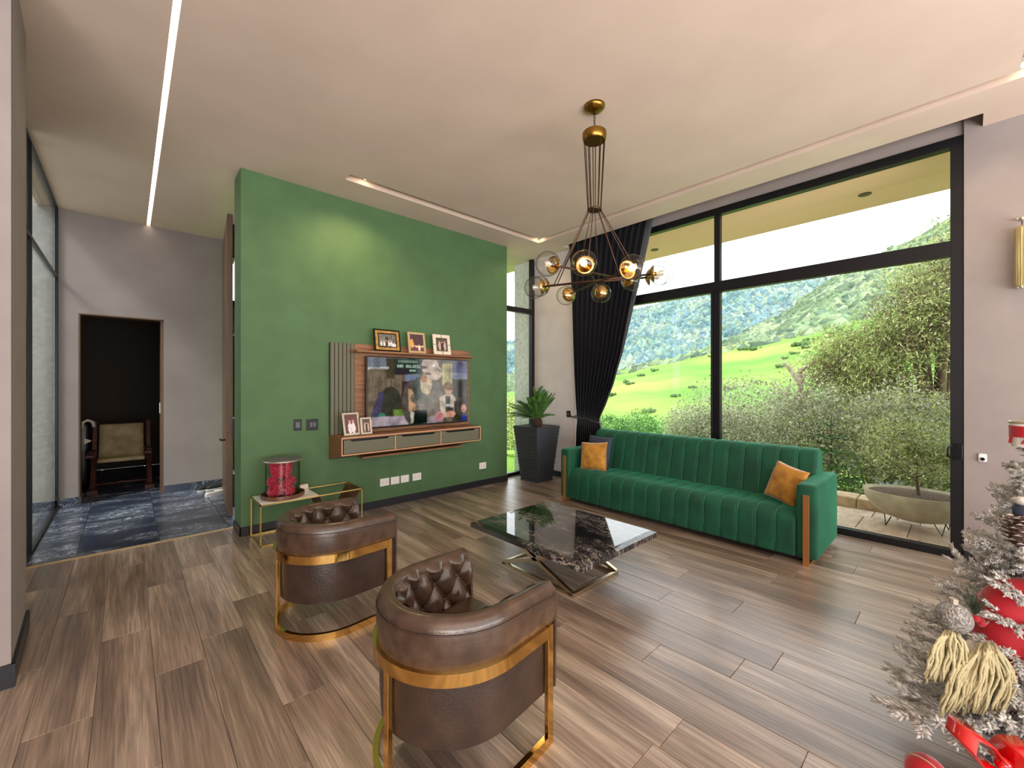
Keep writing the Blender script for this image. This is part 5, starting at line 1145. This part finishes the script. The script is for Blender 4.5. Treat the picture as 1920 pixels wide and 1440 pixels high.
# green sprig pick
q = Vector(cp(1828, 1160, 1.50)); t = thing('pine_sprig', tuple(q), 'dark green frosted pine sprig with red berries beside the red hat', 'decoration')
mb = MB()
for k in range(60): a = k*2.4; s_ = .35+.5*random.random(); d = Vector((math.cos(a)*s_, math.sin(a)*s_, 1)).normalized(); p = q+Vector((0, 0, .01+.03*random.random())); mb.tube([p, p+d*random.uniform(.04, .085)], [.0016, .0006], 3, cap=False)
mb.build('needles', 'needle_green', t)['kind'] = 'stuff'
for k in range(5): MB().sphere(q+Vector((random.uniform(-.025, .025), random.uniform(-.025, .025), random.uniform(-.01, .01))), .012, 10, 8).build('berry', 'red_velvet', t, smooth=True)

# ================================================================ ENTRY ITEMS
# sling chair in the dark storage room
ch2 = thing('sling_chair', (-.02, 8.15, 0), 'cream hide sling chair on carved reddish wood frame in the dark room', 'chair')
def slp(u, v):
    pts = [(7.78, .40), (7.80, .44), (7.86, .455), (8.0, .42), (8.15, .41), (8.25, .52), (8.32, .68), (8.38, .86)]
    f = v*7; i = min(6, int(f)); q = f-i; return (-.30+.47*u, pts[i][0]*(1-q)+pts[i+1][0]*q, pts[i][1]*(1-q)+pts[i+1][1]*q+.01*math.sin(v*20))
MB().grid(slp, 8, 28).build('sling', 'rawhide', ch2, smooth=True, solid=.008)
for x in (-.345, .225):
    MB().bar((x, 7.80, 0.05), (x, 8.25, .45), .05, .06).build('leg', 'red_wood', ch2); MB().bar((x, 8.25, .05), (x, 7.85, .52), .05, .06).build('leg', 'red_wood', ch2)
    MB().bar((x, 8.15, .3), (x, 8.42, .90), .045, .05).build('back_post', 'red_wood', ch2); MB().bar((x-.02, 7.72, .50), (x-.02, 8.2, .52), .07, .03).build('armrest', 'red_wood', ch2)
    MB().box(x-.05, x+.05, 7.72, 8.3, .0, .05).build('foot', 'red_wood', ch2)
MB().tube([(-.345, 7.80, .42), (.225, 7.80, .42)], .016, 8).build('front_rail', 'red_wood', ch2, smooth=True); MB().tube([(-.33, 7.74, .12), (-.07, 7.74, .125), (-.06, 7.74, .14), (-.04, 7.74, .125), (.22, 7.74, .12)], .013, 8).build('stretcher', 'red_wood', ch2, smooth=True)
# dark bag with pale handles
t = thing('dark_bag', (-.52, 8.35, 0), 'tall black bag with pale curved handle beside the sling chair in the dark', 'bag')
MB().rbox(-.66, -.36, 8.25, 8.5, 0, .95, .08).build('body', 'black_plastic', t, smooth=True)
MB().tube([(-.47, 8.24, .83), (-.46, 8.22, .92), (-.41, 8.21, .95), (-.36, 8.22, .92), (-.35, 8.24, .85)], .02, 8).build('handle', 'cream_frame', t, smooth=True)
MB().lathe([(.001, 0), (.05, 0), (.05, .012)], (-.42, 8.24, .66), 3, axis=(0, -1, 0)).build('patch', 'cream_frame', t)
# shoes
def shoe(name, x, y, rz, m, label, grp, low=False):
    t = thing(name, (0, 0, 0), label, 'shoe', grp); vs = []; N = 20; rings = []
    def outline(k, z, f=1.0, cut=0):
        out = []
        for i in range(N):
            a = 2*PI*i/N; px = math.cos(a); py = math.sin(a); w_ = .042*(1+.12*px)-.006*abs(px); out.append((px*.135*f+cut, py*w_*f, z))
        return out
    MB().add([p for r in (outline(0, 0), outline(0, .022, 1.02)) for p in r], [(i, (i+1) % N, N+(i+1) % N, N+i) for i in range(N)]+[tuple(range(N-1, -1, -1))]).build('sole', 'shoe_white', t, smooth='auto')
    hs = [(.022, 1.0, 0), (.045, .94, 0), (.065, .82, -.012), (.085, .60, -.04), (.098, .45, -.055)] if not low else [(.022, 1.0, 0), (.038, .93, 0), (.05, .8, -.01), (.056, .62, -.03)]
    R = [outline(0, z, f, c) for z, f, c in hs]; k = len(R)
    MB().add([p for r in R for p in r], [(j*N+i, j*N+(i+1) % N, (j+1)*N+(i+1) % N, (j+1)*N+i) for j in range(k-1) for i in range(N)]).build('upper', m, t, smooth=True, solid=.004)
    MB().box(.0, .05, -.02, .02, .062 if not low else .05, .074 if not low else .055).build('laces', 'shoe_white', t, bevel=.003)
    t.location = (x, y, 0); t.rotation_euler = (0, 0, rz); return t
shoe('shoe', .80, 7.04, math.radians(-150), 'shoe_black', 'black shoe with white sole by the entry wall, left of the pair', 'black shoes by the entry wall')
shoe('shoe', .90, 7.02, math.radians(-158), 'shoe_black', 'black shoe with white sole by the entry wall, right one beside the door', 'black shoes by the entry wall')
shoe('shoe', .84, 6.66, math.radians(30), 'shoe_white', 'single white low shoe lying in front of the black pair', None, low=True)
